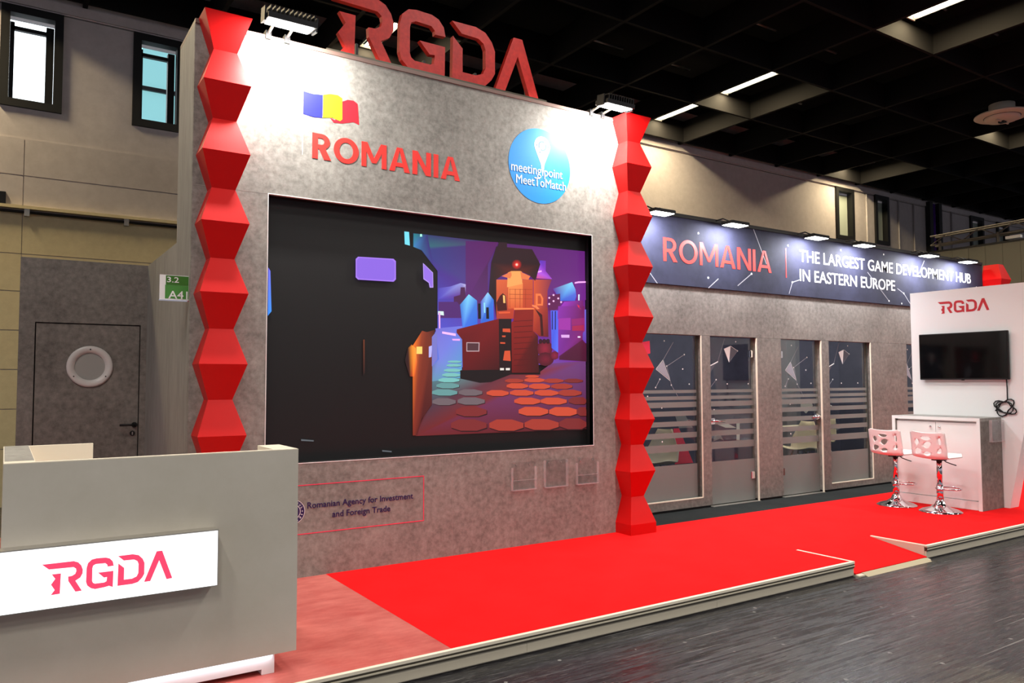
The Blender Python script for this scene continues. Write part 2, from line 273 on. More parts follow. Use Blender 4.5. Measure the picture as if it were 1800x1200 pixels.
ART=[
([(1.819,2.67),(2.681,2.67),(3.71,2.681),(3.698,1.607),(1.986,1.551),(1.986,1.789),(2.048,1.89),(2.047,2.371),(1.896,2.534),(1.819,2.555)],[(35,60,110),(80,30,100),(100,30,120),(120,40,140),(90,120,220),(90,110,220),(80,80,200),(70,45,140),(50,60,130),(40,110,120)]),
([(1.824,2.667),(1.95,2.671),(2.007,2.425),(1.895,2.538),(1.824,2.556)],[(30,130,130),(50,40,110),(60,45,130),(50,90,140),(60,130,190)]),
([(1.883,2.669),(1.899,2.671),(1.903,2.65),(1.881,2.647)],[(170,255,230)]),
([(1.738,2.676),(1.781,2.676),(1.789,2.563),(1.743,2.57)],[(120,225,250)]),
([(2.056,2.226),(2.171,2.248),(2.271,2.284),(2.321,2.276),(2.321,2.199),(2.204,2.148),(2.056,2.132)],[(80,70,180),(110,100,200),(150,150,220),(190,185,235),(110,60,140),(90,60,160),(80,70,190)]),
([(2.321,2.654),(2.653,2.675),(2.546,2.468),(2.545,1.994),(2.321,2.125)],[(85,28,100),(90,25,95),(75,22,80),(95,40,110),(90,35,110)]),
([(2.204,2.162),(2.266,2.181),(2.271,2.247),(2.313,2.25),(2.321,2.176),(2.321,1.985),(2.204,1.98)],[(75,25,75)]),
([(2.056,2.11),(2.237,2.12),(2.287,2.064),(2.287,1.983),(2.056,1.973)],[(80,35,110)]),
([(2.265,2.097),(2.352,2.192),(2.435,2.141),(2.44,1.914),(2.293,1.868)],[(60,120,210),(130,215,255),(70,130,220),(40,100,220),(60,110,230)]),
([(2.471,2.133),(2.544,2.22),(2.605,2.178),(2.605,1.972),(2.471,1.946)],[(80,80,190),(150,210,255),(60,120,220),(40,100,220),(50,100,210)]),
([(2.445,2.116),(2.471,2.118),(2.475,1.984),(2.445,1.982)],[(10,8,15)]),
([(2.528,2.087),(2.554,2.088),(2.558,1.987),(2.528,1.986)],[(10,8,15)]),
([(2.502,2.127),(2.515,2.128),(2.519,2.038),(2.508,2.037)],[(150,230,250)]),
([(2.052,2.031),(2.105,2.032),(2.109,1.997),(2.052,2.002)],[(215,240,235)]),
([(2.028,1.884),(2.289,1.915),(2.283,1.482),(2.265,1.398),(1.994,1.399),(1.994,1.564),(2.063,1.626)],[(120,110,210),(110,120,225),(90,160,200),(110,175,175),(95,150,165),(100,120,170),(120,130,220)]),
([(2.092,1.861),(2.223,1.847),(2.223,1.826),(2.092,1.843)],[(255,190,250)]),
([(2.187,1.801),(2.265,1.803),(2.265,1.787),(2.193,1.787)],[(240,170,245)]),
([(2.057,2.021),(2.074,2.021),(2.075,1.886),(2.061,1.886)],[(235,170,235)]),
([(1.994,1.44),(2.289,1.471),(2.794,1.499),(3.09,1.516),(3.229,1.602),(3.704,1.63),(3.697,0.985),(1.848,0.992),(1.915,1.146),(1.995,1.241)],[(80,115,125),(95,120,125),(110,45,55),(130,45,50),(110,60,120),(110,60,120),(80,22,30),(110,30,32),(85,20,25),(75,50,65)]),
([(2.104,1.465),(2.195,1.465),(2.263,1.453),(2.263,1.438),(2.207,1.428),(2.117,1.428),(2.062,1.439),(2.062,1.453)],[(40,10,15)]),
([(2.101,1.469),(2.191,1.469),(2.259,1.457),(2.259,1.442),(2.203,1.432),(2.113,1.432),(2.058,1.442),(2.058,1.457)],[(120,190,185)]),
([(2.134,1.507),(2.214,1.507),(2.275,1.497),(2.275,1.484),(2.225,1.475),(2.145,1.475),(2.096,1.484),(2.096,1.496)],[(40,10,15)]),
([(2.131,1.51),(2.211,1.51),(2.271,1.5),(2.271,1.487),(2.222,1.479),(2.141,1.479),(2.093,1.487),(2.093,1.499)],[(120,190,185)]),
([(2.149,1.545),(2.224,1.545),(2.281,1.536),(2.281,1.525),(2.234,1.518),(2.159,1.517),(2.114,1.525),(2.114,1.536)],[(40,10,15)]),
([(2.146,1.547),(2.221,1.548),(2.277,1.539),(2.277,1.528),(2.231,1.52),(2.156,1.52),(2.11,1.527),(2.11,1.538)],[(120,190,185)]),
([(2.167,1.585),(2.232,1.585),(2.28,1.578),(2.28,1.569),(2.24,1.562),(2.176,1.562),(2.137,1.568),(2.137,1.577)],[(40,10,15)]),
([(2.164,1.587),(2.229,1.588),(2.277,1.581),(2.277,1.571),(2.237,1.565),(2.173,1.564),(2.134,1.57),(2.134,1.579)],[(120,190,185)]),
([(2.176,1.614),(2.235,1.615),(2.28,1.61),(2.28,1.602),(2.243,1.596),(2.184,1.596),(2.148,1.601),(2.148,1.608)],[(40,10,15)]),
([(2.174,1.616),(2.233,1.617),(2.277,1.611),(2.277,1.604),(2.241,1.598),(2.181,1.598),(2.146,1.602),(2.146,1.61)],[(120,190,185)]),
([(2.088,1.423),(2.186,1.422),(2.261,1.407),(2.261,1.388),(2.2,1.375),(2.101,1.376),(2.042,1.389),(2.042,1.408)],[(40,10,15)]),
([(2.084,1.427),(2.182,1.427),(2.256,1.411),(2.256,1.392),(2.195,1.38),(2.097,1.381),(2.038,1.394),(2.038,1.412)],[(100,150,150)]),
([(2.053,1.369),(2.161,1.368),(2.243,1.35),(2.243,1.328),(2.176,1.314),(2.067,1.315),(2.002,1.331),(2.002,1.352)],[(40,10,15)]),
([(2.048,1.374),(2.156,1.373),(2.238,1.355),(2.238,1.333),(2.171,1.319),(2.063,1.321),(1.997,1.336),(1.997,1.358)],[(100,150,150)]),
([(2.307,1.367),(2.412,1.366),(2.491,1.347),(2.491,1.325),(2.426,1.31),(2.321,1.312),(2.258,1.328),(2.258,1.349)],[(40,10,15)]),
([(2.302,1.372),(2.407,1.371),(2.486,1.353),(2.486,1.33),(2.421,1.316),(2.316,1.317),(2.253,1.333),(2.253,1.355)],[(110,95,100)]),
([(2.303,1.297),(2.425,1.295),(2.516,1.273),(2.516,1.247),(2.441,1.231),(2.319,1.233),(2.246,1.252),(2.246,1.277)],[(40,10,15)]),
([(2.298,1.303),(2.419,1.301),(2.511,1.279),(2.511,1.253),(2.435,1.237),(2.314,1.24),(2.241,1.258),(2.241,1.283)],[(110,95,100)]),
([(2.052,1.293),(2.152,1.292),(2.228,1.272),(2.228,1.248),(2.166,1.234),(2.065,1.236),(2.005,1.253),(2.005,1.276)],[(40,10,15)]),
([(2.047,1.299),(2.148,1.298),(2.223,1.278),(2.223,1.254),(2.161,1.239),(2.061,1.241),(2.0,1.258),(2.0,1.281)],[(110,95,100)]),
([(2.982,1.465),(3.083,1.465),(3.159,1.452),(3.159,1.435),(3.096,1.424),(2.995,1.425),(2.934,1.436),(2.934,1.452)],[(40,10,15)]),
([(2.977,1.469),(3.079,1.469),(3.155,1.456),(3.155,1.439),(3.092,1.428),(2.991,1.429),(2.929,1.44),(2.93,1.456)],[(205,75,48)]),
([(2.975,1.492),(3.042,1.492),(3.092,1.484),(3.092,1.474),(3.051,1.467),(2.983,1.468),(2.943,1.474),(2.943,1.484)],[(40,10,15)]),
([(2.972,1.494),(3.039,1.495),(3.089,1.487),(3.089,1.477),(3.048,1.47),(2.98,1.47),(2.94,1.477),(2.94,1.486)],[(205,75,48)]),
([(2.792,1.417),(2.896,1.417),(2.974,1.4),(2.974,1.381),(2.91,1.368),(2.805,1.369),(2.742,1.382),(2.742,1.402)],[(40,10,15)]),
([(2.787,1.422),(2.891,1.421),(2.97,1.405),(2.97,1.386),(2.905,1.373),(2.801,1.374),(2.738,1.387),(2.738,1.406)],[(205,75,48)]),
([(3.033,1.413),(3.14,1.412),(3.22,1.395),(3.22,1.376),(3.154,1.362),(3.047,1.363),(2.983,1.377),(2.983,1.397)],[(40,10,15)]),
([(3.029,1.417),(3.135,1.417),(3.215,1.4),(3.215,1.381),(3.149,1.367),(3.042,1.368),(2.978,1.382),(2.978,1.402)],[(205,75,48)]),
([(2.583,1.357),(2.687,1.356),(2.765,1.338),(2.765,1.318),(2.701,1.304),(2.597,1.305),(2.534,1.32),(2.534,1.341)],[(40,10,15)]),
([(2.579,1.362),(2.682,1.361),(2.76,1.344),(2.76,1.323),(2.696,1.309),(2.592,1.311),(2.53,1.326),(2.53,1.346)],[(205,75,48)]),
([(2.831,1.357),(2.947,1.356),(3.033,1.338),(3.033,1.316),(2.962,1.303),(2.846,1.304),(2.777,1.32),(2.777,1.341)],[(40,10,15)]),
([(2.826,1.362),(2.941,1.361),(3.028,1.343),(3.028,1.322),(2.957,1.308),(2.841,1.31),(2.772,1.325),(2.772,1.346)],[(205,75,48)]),
([(3.101,1.355),(3.221,1.353),(3.312,1.335),(3.312,1.313),(3.237,1.299),(3.117,1.301),(3.044,1.316),(3.044,1.338)],[(40,10,15)]),
([(3.096,1.36),(3.216,1.359),(3.307,1.34),(3.306,1.318),(3.232,1.304),(3.111,1.306),(3.039,1.322),(3.039,1.343)],[(205,75,48)]),
([(2.884,1.286),(3.012,1.284),(3.109,1.263),(3.109,1.237),(3.029,1.222),(2.9,1.224),(2.823,1.243),(2.823,1.267)],[(40,10,15)]),
([(2.878,1.293),(3.006,1.291),(3.103,1.269),(3.103,1.244),(3.023,1.228),(2.895,1.231),(2.818,1.249),(2.818,1.273)],[(205,75,48)]),
([(3.176,1.282),(3.311,1.28),(3.412,1.258),(3.412,1.232),(3.328,1.216),(3.194,1.219),(3.113,1.237),(3.113,1.262)],[(40,10,15)]),
([(3.171,1.288),(3.305,1.286),(3.406,1.264),(3.406,1.238),(3.322,1.222),(3.188,1.225),(3.107,1.244),(3.107,1.269)],[(205,75,48)]),
([(2.94,1.201),(3.087,1.198),(3.198,1.169),(3.198,1.136),(3.106,1.117),(2.959,1.121),(2.871,1.145),(2.871,1.177)],[(40,10,15)]),
([(2.934,1.209),(3.08,1.206),(3.191,1.177),(3.191,1.145),(3.1,1.125),(2.953,1.129),(2.865,1.153),(2.865,1.185)],[(205,75,48)]),
([(3.279,1.191),(3.431,1.188),(3.546,1.158),(3.546,1.125),(3.451,1.105),(3.299,1.109),(3.207,1.134),(3.208,1.166)],[(40,10,15)]),
([(3.272,1.2),(3.424,1.196),(3.539,1.167),(3.539,1.134),(3.444,1.113),(3.292,1.117),(3.201,1.142),(3.201,1.175)],[(205,75,48)]),
([(3.284,1.41),(3.394,1.41),(3.478,1.394),(3.477,1.374),(3.409,1.362),(3.298,1.363),(3.231,1.376),(3.231,1.395)],[(40,10,15)]),
([(3.279,1.415),(3.389,1.415),(3.473,1.399),(3.472,1.379),(3.404,1.366),(3.293,1.367),(3.226,1.381),(3.226,1.4)],[(165,55,42)]),
([(3.369,1.353),(3.493,1.352),(3.586,1.332),(3.586,1.309),(3.509,1.294),(3.385,1.296),(3.31,1.312),(3.31,1.335)],[(40,10,15)]),
([(3.364,1.359),(3.487,1.358),(3.581,1.338),(3.581,1.315),(3.503,1.3),(3.379,1.301),(3.305,1.318),(3.305,1.341)],[(165,55,42)]),
([(3.197,1.458),(3.298,1.458),(3.375,1.445),(3.375,1.43),(3.312,1.419),(3.21,1.42),(3.149,1.43),(3.149,1.446)],[(40,10,15)]),
([(3.192,1.462),(3.294,1.462),(3.37,1.449),(3.37,1.434),(3.307,1.423),(3.206,1.423),(3.144,1.434),(3.144,1.45)],[(165,55,42)]),
([(2.768,1.458),(2.857,1.458),(2.923,1.446),(2.923,1.432),(2.868,1.422),(2.779,1.423),(2.725,1.433),(2.726,1.446)],[(40,10,15)]),
([(2.764,1.461),(2.853,1.461),(2.919,1.45),(2.919,1.435),(2.864,1.426),(2.775,1.426),(2.722,1.436),(2.722,1.45)],[(165,55,42)]),
([(3.016,1.087),(3.188,1.082),(3.319,1.046),(3.319,1.006),(3.211,0.982),(3.039,0.989),(2.936,1.02),(2.936,1.058)],[(40,10,15)]),
([(3.009,1.097),(3.181,1.092),(3.311,1.056),(3.311,1.016),(3.203,0.993),(3.031,0.999),(2.928,1.03),(2.928,1.068)],[(165,55,42)]),
([(2.639,1.095),(2.8,1.09),(2.924,1.054),(2.923,1.013),(2.822,0.989),(2.66,0.995),(2.563,1.026),(2.563,1.065)],[(40,10,15)]),
([(2.632,1.105),(2.793,1.1),(2.916,1.064),(2.916,1.023),(2.815,0.999),(2.653,1.006),(2.556,1.036),(2.556,1.076)],[(165,55,42)]),
([(2.294,1.215),(2.431,1.212),(2.536,1.183),(2.536,1.149),(2.45,1.129),(2.312,1.133),(2.229,1.157),(2.229,1.19)],[(40,10,15)]),
([(2.288,1.223),(2.425,1.221),(2.529,1.191),(2.529,1.158),(2.444,1.137),(2.306,1.141),(2.223,1.166),(2.223,1.198)],[(125,40,40)]),
([(3.401,1.082),(3.565,1.077),(3.69,1.04),(3.689,0.998),(3.586,0.974),(3.422,0.98),(3.324,1.011),(3.324,1.051)],[(40,10,15)]),
([(3.394,1.092),(3.558,1.087),(3.682,1.05),(3.682,1.009),(3.579,0.985),(3.415,0.991),(3.317,1.022),(3.317,1.062)],[(125,40,40)]),
([(3.488,1.282),(3.607,1.28),(3.697,1.257),(3.697,1.229),(3.623,1.212),(3.503,1.215),(3.431,1.234),(3.432,1.261)],[(40,10,15)]),
([(3.483,1.288),(3.602,1.287),(3.692,1.263),(3.692,1.236),(3.617,1.219),(3.498,1.221),(3.426,1.241),(3.426,1.268)],[(125,40,40)]),
([(2.257,1.107),(2.416,1.102),(2.536,1.066),(2.536,1.027),(2.437,1.004),(2.278,1.01),(2.183,1.04),(2.183,1.078)],[(40,10,15)]),
([(2.25,1.117),(2.409,1.112),(2.529,1.076),(2.529,1.037),(2.43,1.014),(2.271,1.02),(2.176,1.05),(2.176,1.088)],[(125,40,40)]),
([(3.428,1.457),(3.527,1.457),(3.601,1.445),(3.601,1.43),(3.54,1.42),(3.441,1.42),(3.382,1.43),(3.382,1.445)],[(40,10,15)]),
([(3.424,1.461),(3.523,1.461),(3.597,1.448),(3.597,1.433),(3.535,1.423),(3.437,1.424),(3.377,1.434),(3.377,1.449)],[(125,40,40)]),
([(3.558,1.184),(3.632,1.183),(3.687,1.155),(3.686,1.122),(3.641,1.101),(3.567,1.103),(3.523,1.126),(3.523,1.159)],[(40,10,15)]),
([(3.555,1.192),(3.629,1.191),(3.683,1.163),(3.683,1.13),(3.638,1.109),(3.564,1.111),(3.52,1.135),(3.52,1.167)],[(125,40,40)]),
([(1.817,1.735),(1.902,1.86),(1.947,1.851),(2.028,1.874),(1.999,1.76),(1.995,1.246),(1.904,1.136),(1.859,0.996),(1.82,0.998)],[(255,120,30),(150,60,30),(120,45,25),(50,18,20),(110,40,25),(80,22,20),(75,15,15),(80,18,18),(130,40,22)]),
([(1.817,1.735),(1.845,1.715),(1.857,1.603),(1.841,1.481),(1.818,1.481)],[(255,150,40),(255,160,60),(230,100,40),(190,70,30),(255,120,30)]),
([(1.806,1.745),(1.817,1.735),(1.818,1.481),(1.79,1.481),(1.745,1.612),(1.773,1.714)],[(120,40,12),(255,150,40),(200,70,20),(60,14,10),(22,12,14),(50,15,12)]),
([(1.851,1.727),(1.904,1.729),(1.904,1.668),(1.851,1.667)],[(255,215,110)]),
([(1.965,1.73),(1.996,1.741),(1.989,1.644),(1.965,1.639)],[(185,180,250)]),
([(1.993,1.811),(2.04,1.864),(2.046,1.626),(1.994,1.564)],[(120,120,200)]),
([(2.231,1.883),(2.652,1.991),(2.789,2.032),(2.787,1.504),(2.271,1.503),(2.289,1.545),(2.283,1.798),(2.229,1.855)],[(110,12,18),(120,12,16),(60,8,12),(30,5,8),(45,6,10),(95,10,14),(100,10,16),(110,12,18)]),
([(2.265,1.534),(3.104,1.55),(3.103,1.499),(2.781,1.499),(2.574,1.432),(2.461,1.426),(2.265,1.463)],[(16,6,8)]),
([(2.326,1.775),(2.458,1.777),(2.455,1.698),(2.326,1.695)],[(190,160,165)]),
([(2.334,1.768),(2.449,1.769),(2.446,1.705),(2.334,1.703)],[(80,45,52)]),
([(2.655,2.048),(2.789,2.055),(2.794,1.499),(2.661,1.542)],[(28,8,10)]),
([(2.697,1.906),(2.775,1.908),(2.779,1.875),(2.697,1.877)],[(215,80,45)]),
([(2.716,1.709),(2.775,1.712),(2.781,1.619),(2.7,1.624)],[(215,80,45)]),
([(2.69,1.844),(2.729,1.845),(2.723,1.83),(2.69,1.831)],[(215,80,45)]),
([(2.671,1.785),(2.723,1.784),(2.723,1.771),(2.671,1.771)],[(215,80,45)]),
([(2.668,1.556),(2.709,1.556),(2.709,1.537),(2.668,1.536)],[(235,225,215)]),
([(2.728,1.556),(2.772,1.557),(2.771,1.537),(2.728,1.537)],[(235,225,215)]),
([(2.631,2.338),(3.027,2.366),(3.025,2.077),(2.82,2.082),(2.811,1.998),(2.631,1.99)],[(225,100,55),(205,85,45),(190,65,40),(190,60,35),(180,55,30),(175,60,45)]),
([(2.757,2.317),(2.914,2.327),(2.913,2.095),(2.757,2.087)],[(255,150,80),(245,140,75),(215,85,45),(220,90,45)]),
([(2.753,2.424),(2.905,2.435),(2.909,2.319),(2.744,2.277)],[(255,165,90)]),
([(2.766,2.263),(3.017,2.275),(3.017,2.272),(2.766,2.26)],[(150,50,25)]),
([(2.766,2.218),(3.017,2.228),(3.017,2.225),(2.766,2.214)],[(150,50,25)]),
([(2.766,2.179),(3.017,2.189),(3.017,2.186),(2.766,2.176)],[(150,50,25)]),
([(2.771,2.264),(2.775,2.264),(2.775,2.096),(2.77,2.095)],[(155,55,28)]),
([(2.83,2.268),(2.835,2.268),(2.834,2.098),(2.83,2.098)],[(155,55,28)]),
([(2.881,2.271),(2.886,2.271),(2.885,2.101),(2.88,2.101)],[(155,55,28)]),
([(2.942,2.275),(2.946,2.275),(2.946,2.104),(2.941,2.104)],[(155,55,28)]),
([(3.032,2.366),(3.239,2.381),(3.19,2.274),(3.188,2.013),(3.03,2.007)],[(215,85,45),(130,40,70),(160,50,60),(120,30,45),(205,80,40)]),
([(3.055,2.239),(3.112,2.242),(3.141,2.2),(3.136,2.133),(3.054,2.129)],[(245,120,65)]),
([(3.079,2.22),(3.107,2.222),(3.12,2.191),(3.117,2.148),(3.078,2.146)],[(190,70,40)]),
([(3.08,2.441),(3.105,2.549),(3.172,2.551),(3.17,2.455),(3.244,2.385),(3.065,2.38)],[(190,90,235),(90,50,190),(110,45,170),(140,50,190),(160,70,200),(215,80,120)]),
([(3.08,2.448),(3.123,2.458),(3.125,2.444),(3.08,2.433)],[(255,170,250)]),
([(2.632,2.635),(3.019,2.644),(3.109,2.514),(3.051,2.356),(2.989,2.402),(2.887,2.434),(2.79,2.426),(2.694,2.381),(2.631,2.338),(2.631,1.99),(2.604,2.155),(2.551,2.212),(2.578,2.486)],[(45,20,26),(45,18,26),(40,15,22),(45,15,18),(60,18,15),(90,25,15),(90,25,15),(60,18,15),(50,15,15),(40,10,12),(32,12,16),(40,18,28),(42,20,28)]),
([(2.659,2.676),(2.745,2.68),(2.745,2.629),(2.641,2.628)],[(45,20,30)]),
([(2.685,2.373),(2.787,2.42),(2.794,2.388),(2.776,2.358)],[(235,120,70)]),
([(2.887,2.428),(2.997,2.395),(2.975,2.361),(2.9,2.361)],[(235,120,70)]),
([(2.848,2.489),(2.905,2.493),(2.9,2.472)],[(255,40,30),(45,18,24),(45,18,24)]),
([(2.848,2.489),(2.9,2.472),(2.884,2.454)],[(255,40,30),(45,18,24),(45,18,24)]),
([(2.848,2.489),(2.884,2.454),(2.86,2.443)],[(255,40,30),(45,18,24),(45,18,24)]),
([(2.848,2.489),(2.86,2.443),(2.835,2.441)],[(255,40,30),(45,18,24),(45,18,24)]),
([(2.848,2.489),(2.835,2.441),(2.812,2.449)],[(255,40,30),(45,18,24),(45,18,24)]),
([(2.848,2.489),(2.812,2.449),(2.796,2.464)],[(255,40,30),(45,18,24),(45,18,24)]),
([(2.848,2.489),(2.796,2.464),(2.791,2.484)],[(255,40,30),(45,18,24),(45,18,24)]),
([(2.848,2.489),(2.791,2.484),(2.797,2.505)],[(255,40,30),(45,18,24),(45,18,24)]),
([(2.848,2.489),(2.797,2.505),(2.812,2.523)],[(255,40,30),(45,18,24),(45,18,24)]),
([(2.848,2.489),(2.812,2.523),(2.835,2.535)],[(255,40,30),(45,18,24),(45,18,24)]),
([(2.848,2.489),(2.835,2.535),(2.861,2.537)],[(255,40,30),(45,18,24),(45,18,24)]),
([(2.848,2.489),(2.861,2.537),(2.884,2.529)],[(255,40,30),(45,18,24),(45,18,24)]),
([(2.848,2.489),(2.884,2.529),(2.9,2.514)],[(255,40,30),(45,18,24),(45,18,24)]),
([(2.848,2.489),(2.9,2.514),(2.905,2.493)],[(255,40,30),(45,18,24),(45,18,24)]),
([(2.848,2.489),(2.866,2.49),(2.861,2.479)],[(255,240,220),(255,90,70),(255,90,70)]),
([(2.848,2.489),(2.861,2.479),(2.848,2.473)],[(255,240,220),(255,90,70),(255,90,70)]),
([(2.848,2.489),(2.848,2.473),(2.835,2.477)],[(255,240,220),(255,90,70),(255,90,70)]),
([(2.848,2.489),(2.835,2.477),(2.829,2.487)],[(255,240,220),(255,90,70),(255,90,70)]),
([(2.848,2.489),(2.829,2.487),(2.835,2.499)],[(255,240,220),(255,90,70),(255,90,70)]),
([(2.848,2.489),(2.835,2.499),(2.848,2.504)],[(255,240,220),(255,90,70),(255,90,70)]),
([(2.848,2.489),(2.848,2.504),(2.861,2.501)],[(255,240,220),(255,90,70),(255,90,70)]),
([(2.848,2.489),(2.861,2.501),(2.866,2.49)],[(255,240,220),(255,90,70),(255,90,70)]),
([(2.631,2.134),(2.667,2.196),(2.698,2.221),(2.73,2.2),(2.743,2.071),(2.64,2.059)],[(70,15,12)]),
([(2.698,2.206),(2.721,2.2),(2.725,2.135),(2.703,2.134)],[(255,190,110)]),
([(2.653,2.052),(2.775,2.061),(2.775,2.046),(2.657,2.037)],[(230,90,50)]),
([(2.822,2.089),(3.031,2.1),(3.023,1.897),(3.078,1.853),(3.087,1.516),(2.791,1.515),(2.789,1.966),(2.809,1.978)],[(130,25,18),(140,30,20),(130,25,18),(75,12,14),(60,8,10),(105,10,10),(150,30,20),(140,25,18)]),
([(2.815,1.978),(3.017,1.995),(3.017,1.99),(2.815,1.973)],[(80,8,10)]),
([(2.815,1.928),(3.017,1.945),(3.017,1.939),(2.815,1.923)],[(80,8,10)]),
([(2.815,1.879),(3.016,1.894),(3.016,1.889),(2.815,1.873)],[(80,8,10)]),
([(2.815,1.829),(3.016,1.844),(3.016,1.838),(2.815,1.823)],[(80,8,10)]),
([(2.815,1.779),(3.016,1.793),(3.016,1.788),(2.814,1.774)],[(80,8,10)]),
([(2.814,1.73),(3.016,1.743),(3.016,1.737),(2.814,1.724)],[(80,8,10)]),
([(2.814,1.68),(3.015,1.692),(3.015,1.687),(2.814,1.675)],[(80,8,10)]),
([(2.814,1.631),(3.015,1.642),(3.015,1.636),(2.814,1.625)],[(80,8,10)]),
([(2.814,1.581),(3.015,1.592),(3.015,1.586),(2.814,1.576)],[(80,8,10)]),
([(2.816,2.096),(3.031,2.106),(3.038,2.093),(2.816,2.078)],[(255,130,75)]),
([(3.012,2.135),(3.064,2.129),(3.111,2.089),(3.125,2.026),(3.102,2.065),(3.054,2.109),(3.016,2.119)],[(255,130,80)]),
([(3.031,2.088),(3.191,2.119),(3.196,1.845),(3.092,1.848),(3.023,1.897)],[(200,75,40),(150,45,40),(90,20,30),(120,30,25),(170,50,30)]),
([(3.045,2.1),(3.127,2.047),(3.14,1.855),(3.112,1.854),(3.1,2.024)],[(60,12,14)]),
([(3.153,1.737),(3.24,1.738),(3.228,1.696)],[(150,30,55),(90,15,35),(90,15,35)]),
([(3.153,1.737),(3.228,1.696),(3.196,1.664)],[(150,30,55),(90,15,35),(90,15,35)]),
([(3.153,1.737),(3.196,1.664),(3.153,1.652)],[(150,30,55),(90,15,35),(90,15,35)]),
([(3.153,1.737),(3.153,1.652),(3.11,1.663)],[(150,30,55),(90,15,35),(90,15,35)]),
([(3.153,1.737),(3.11,1.663),(3.079,1.693)],[(150,30,55),(90,15,35),(90,15,35)]),
([(3.153,1.737),(3.079,1.693),(3.067,1.735)],[(150,30,55),(90,15,35),(90,15,35)]),
([(3.153,1.737),(3.067,1.735),(3.079,1.777)],[(150,30,55),(90,15,35),(90,15,35)]),
([(3.153,1.737),(3.079,1.777),(3.111,1.808)],[(150,30,55),(90,15,35),(90,15,35)]),
([(3.153,1.737),(3.111,1.808),(3.154,1.821)],[(150,30,55),(90,15,35),(90,15,35)]),
([(3.153,1.737),(3.154,1.821),(3.197,1.811)],[(150,30,55),(90,15,35),(90,15,35)]),
([(3.153,1.737),(3.197,1.811),(3.229,1.78)],[(150,30,55),(90,15,35),(90,15,35)]),
([(3.153,1.737),(3.229,1.78),(3.24,1.738)],[(150,30,55),(90,15,35),(90,15,35)]),
([(3.16,1.64),(3.258,1.642),(3.244,1.61)],[(120,20,45),(75,12,30),(75,12,30)]),
([(3.16,1.64),(3.244,1.61),(3.208,1.586)],[(120,20,45),(75,12,30),(75,12,30)]),
([(3.16,1.64),(3.208,1.586),(3.159,1.577)],[(120,20,45),(75,12,30),(75,12,30)]),
([(3.16,1.64),(3.159,1.577),(3.111,1.585)],[(120,20,45),(75,12,30),(75,12,30)]),
([(3.16,1.64),(3.111,1.585),(3.076,1.608)],[(120,20,45),(75,12,30),(75,12,30)]),
([(3.16,1.64),(3.076,1.608),(3.063,1.639)],[(120,20,45),(75,12,30),(75,12,30)]),
([(3.16,1.64),(3.063,1.639),(3.076,1.671)],[(120,20,45),(75,12,30),(75,12,30)]),
([(3.16,1.64),(3.076,1.671),(3.111,1.695)],[(120,20,45),(75,12,30),(75,12,30)]),
([(3.16,1.64),(3.111,1.695),(3.16,1.704)],[(120,20,45),(75,12,30),(75,12,30)]),
([(3.16,1.64),(3.16,1.704),(3.209,1.696)],[(120,20,45),(75,12,30),(75,12,30)]),
([(3.16,1.64),(3.209,1.696),(3.245,1.673)],[(120,20,45),(75,12,30),(75,12,30)]),
([(3.16,1.64),(3.245,1.673),(3.258,1.642)],[(120,20,45),(75,12,30),(75,12,30)]),
([(3.105,1.803),(3.127,1.804),(3.121,1.787)],[(60,10,25),(40,8,20),(40,8,20)]),
([(3.105,1.803),(3.121,1.787),(3.105,1.78)],[(60,10,25),(40,8,20),(40,8,20)]),
([(3.105,1.803),(3.105,1.78),(3.089,1.786)],[(60,10,25),(40,8,20),(40,8,20)]),
([(3.105,1.803),(3.089,1.786),(3.083,1.803)],[(60,10,25),(40,8,20),(40,8,20)]),
([(3.105,1.803),(3.083,1.803),(3.09,1.819)],[(60,10,25),(40,8,20),(40,8,20)]),
([(3.105,1.803),(3.09,1.819),(3.105,1.827)],[(60,10,25),(40,8,20),(40,8,20)]),
([(3.105,1.803),(3.105,1.827),(3.121,1.82)],[(60,10,25),(40,8,20),(40,8,20)]),
([(3.105,1.803),(3.121,1.82),(3.127,1.804)],[(60,10,25),(40,8,20),(40,8,20)]),
([(3.147,1.804),(3.169,1.805),(3.162,1.788)],[(60,10,25),(40,8,20),(40,8,20)]),
([(3.147,1.804),(3.162,1.788),(3.147,1.781)],[(60,10,25),(40,8,20),(40,8,20)]),
([(3.147,1.804),(3.147,1.781),(3.131,1.787)],[(60,10,25),(40,8,20),(40,8,20)]),
([(3.147,1.804),(3.131,1.787),(3.125,1.804)],[(60,10,25),(40,8,20),(40,8,20)]),
([(3.147,1.804),(3.125,1.804),(3.131,1.821)],[(60,10,25),(40,8,20),(40,8,20)]),
([(3.147,1.804),(3.131,1.821),(3.147,1.828)],[(60,10,25),(40,8,20),(40,8,20)]),
([(3.147,1.804),(3.147,1.828),(3.163,1.821)],[(60,10,25),(40,8,20),(40,8,20)]),
([(3.147,1.804),(3.163,1.821),(3.169,1.805)],[(60,10,25),(40,8,20),(40,8,20)]),
([(3.189,1.805),(3.211,1.806),(3.204,1.789)],[(60,10,25),(40,8,20),(40,8,20)]),
([(3.189,1.805),(3.204,1.789),(3.188,1.782)],[(60,10,25),(40,8,20),(40,8,20)]),
([(3.189,1.805),(3.188,1.782),(3.173,1.788)],[(60,10,25),(40,8,20),(40,8,20)]),
([(3.189,1.805),(3.173,1.788),(3.166,1.805)],[(60,10,25),(40,8,20),(40,8,20)]),
([(3.189,1.805),(3.166,1.805),(3.173,1.822)],[(60,10,25),(40,8,20),(40,8,20)]),
([(3.189,1.805),(3.173,1.822),(3.189,1.829)],[(60,10,25),(40,8,20),(40,8,20)]),
([(3.189,1.805),(3.189,1.829),(3.205,1.823)],[(60,10,25),(40,8,20),(40,8,20)]),
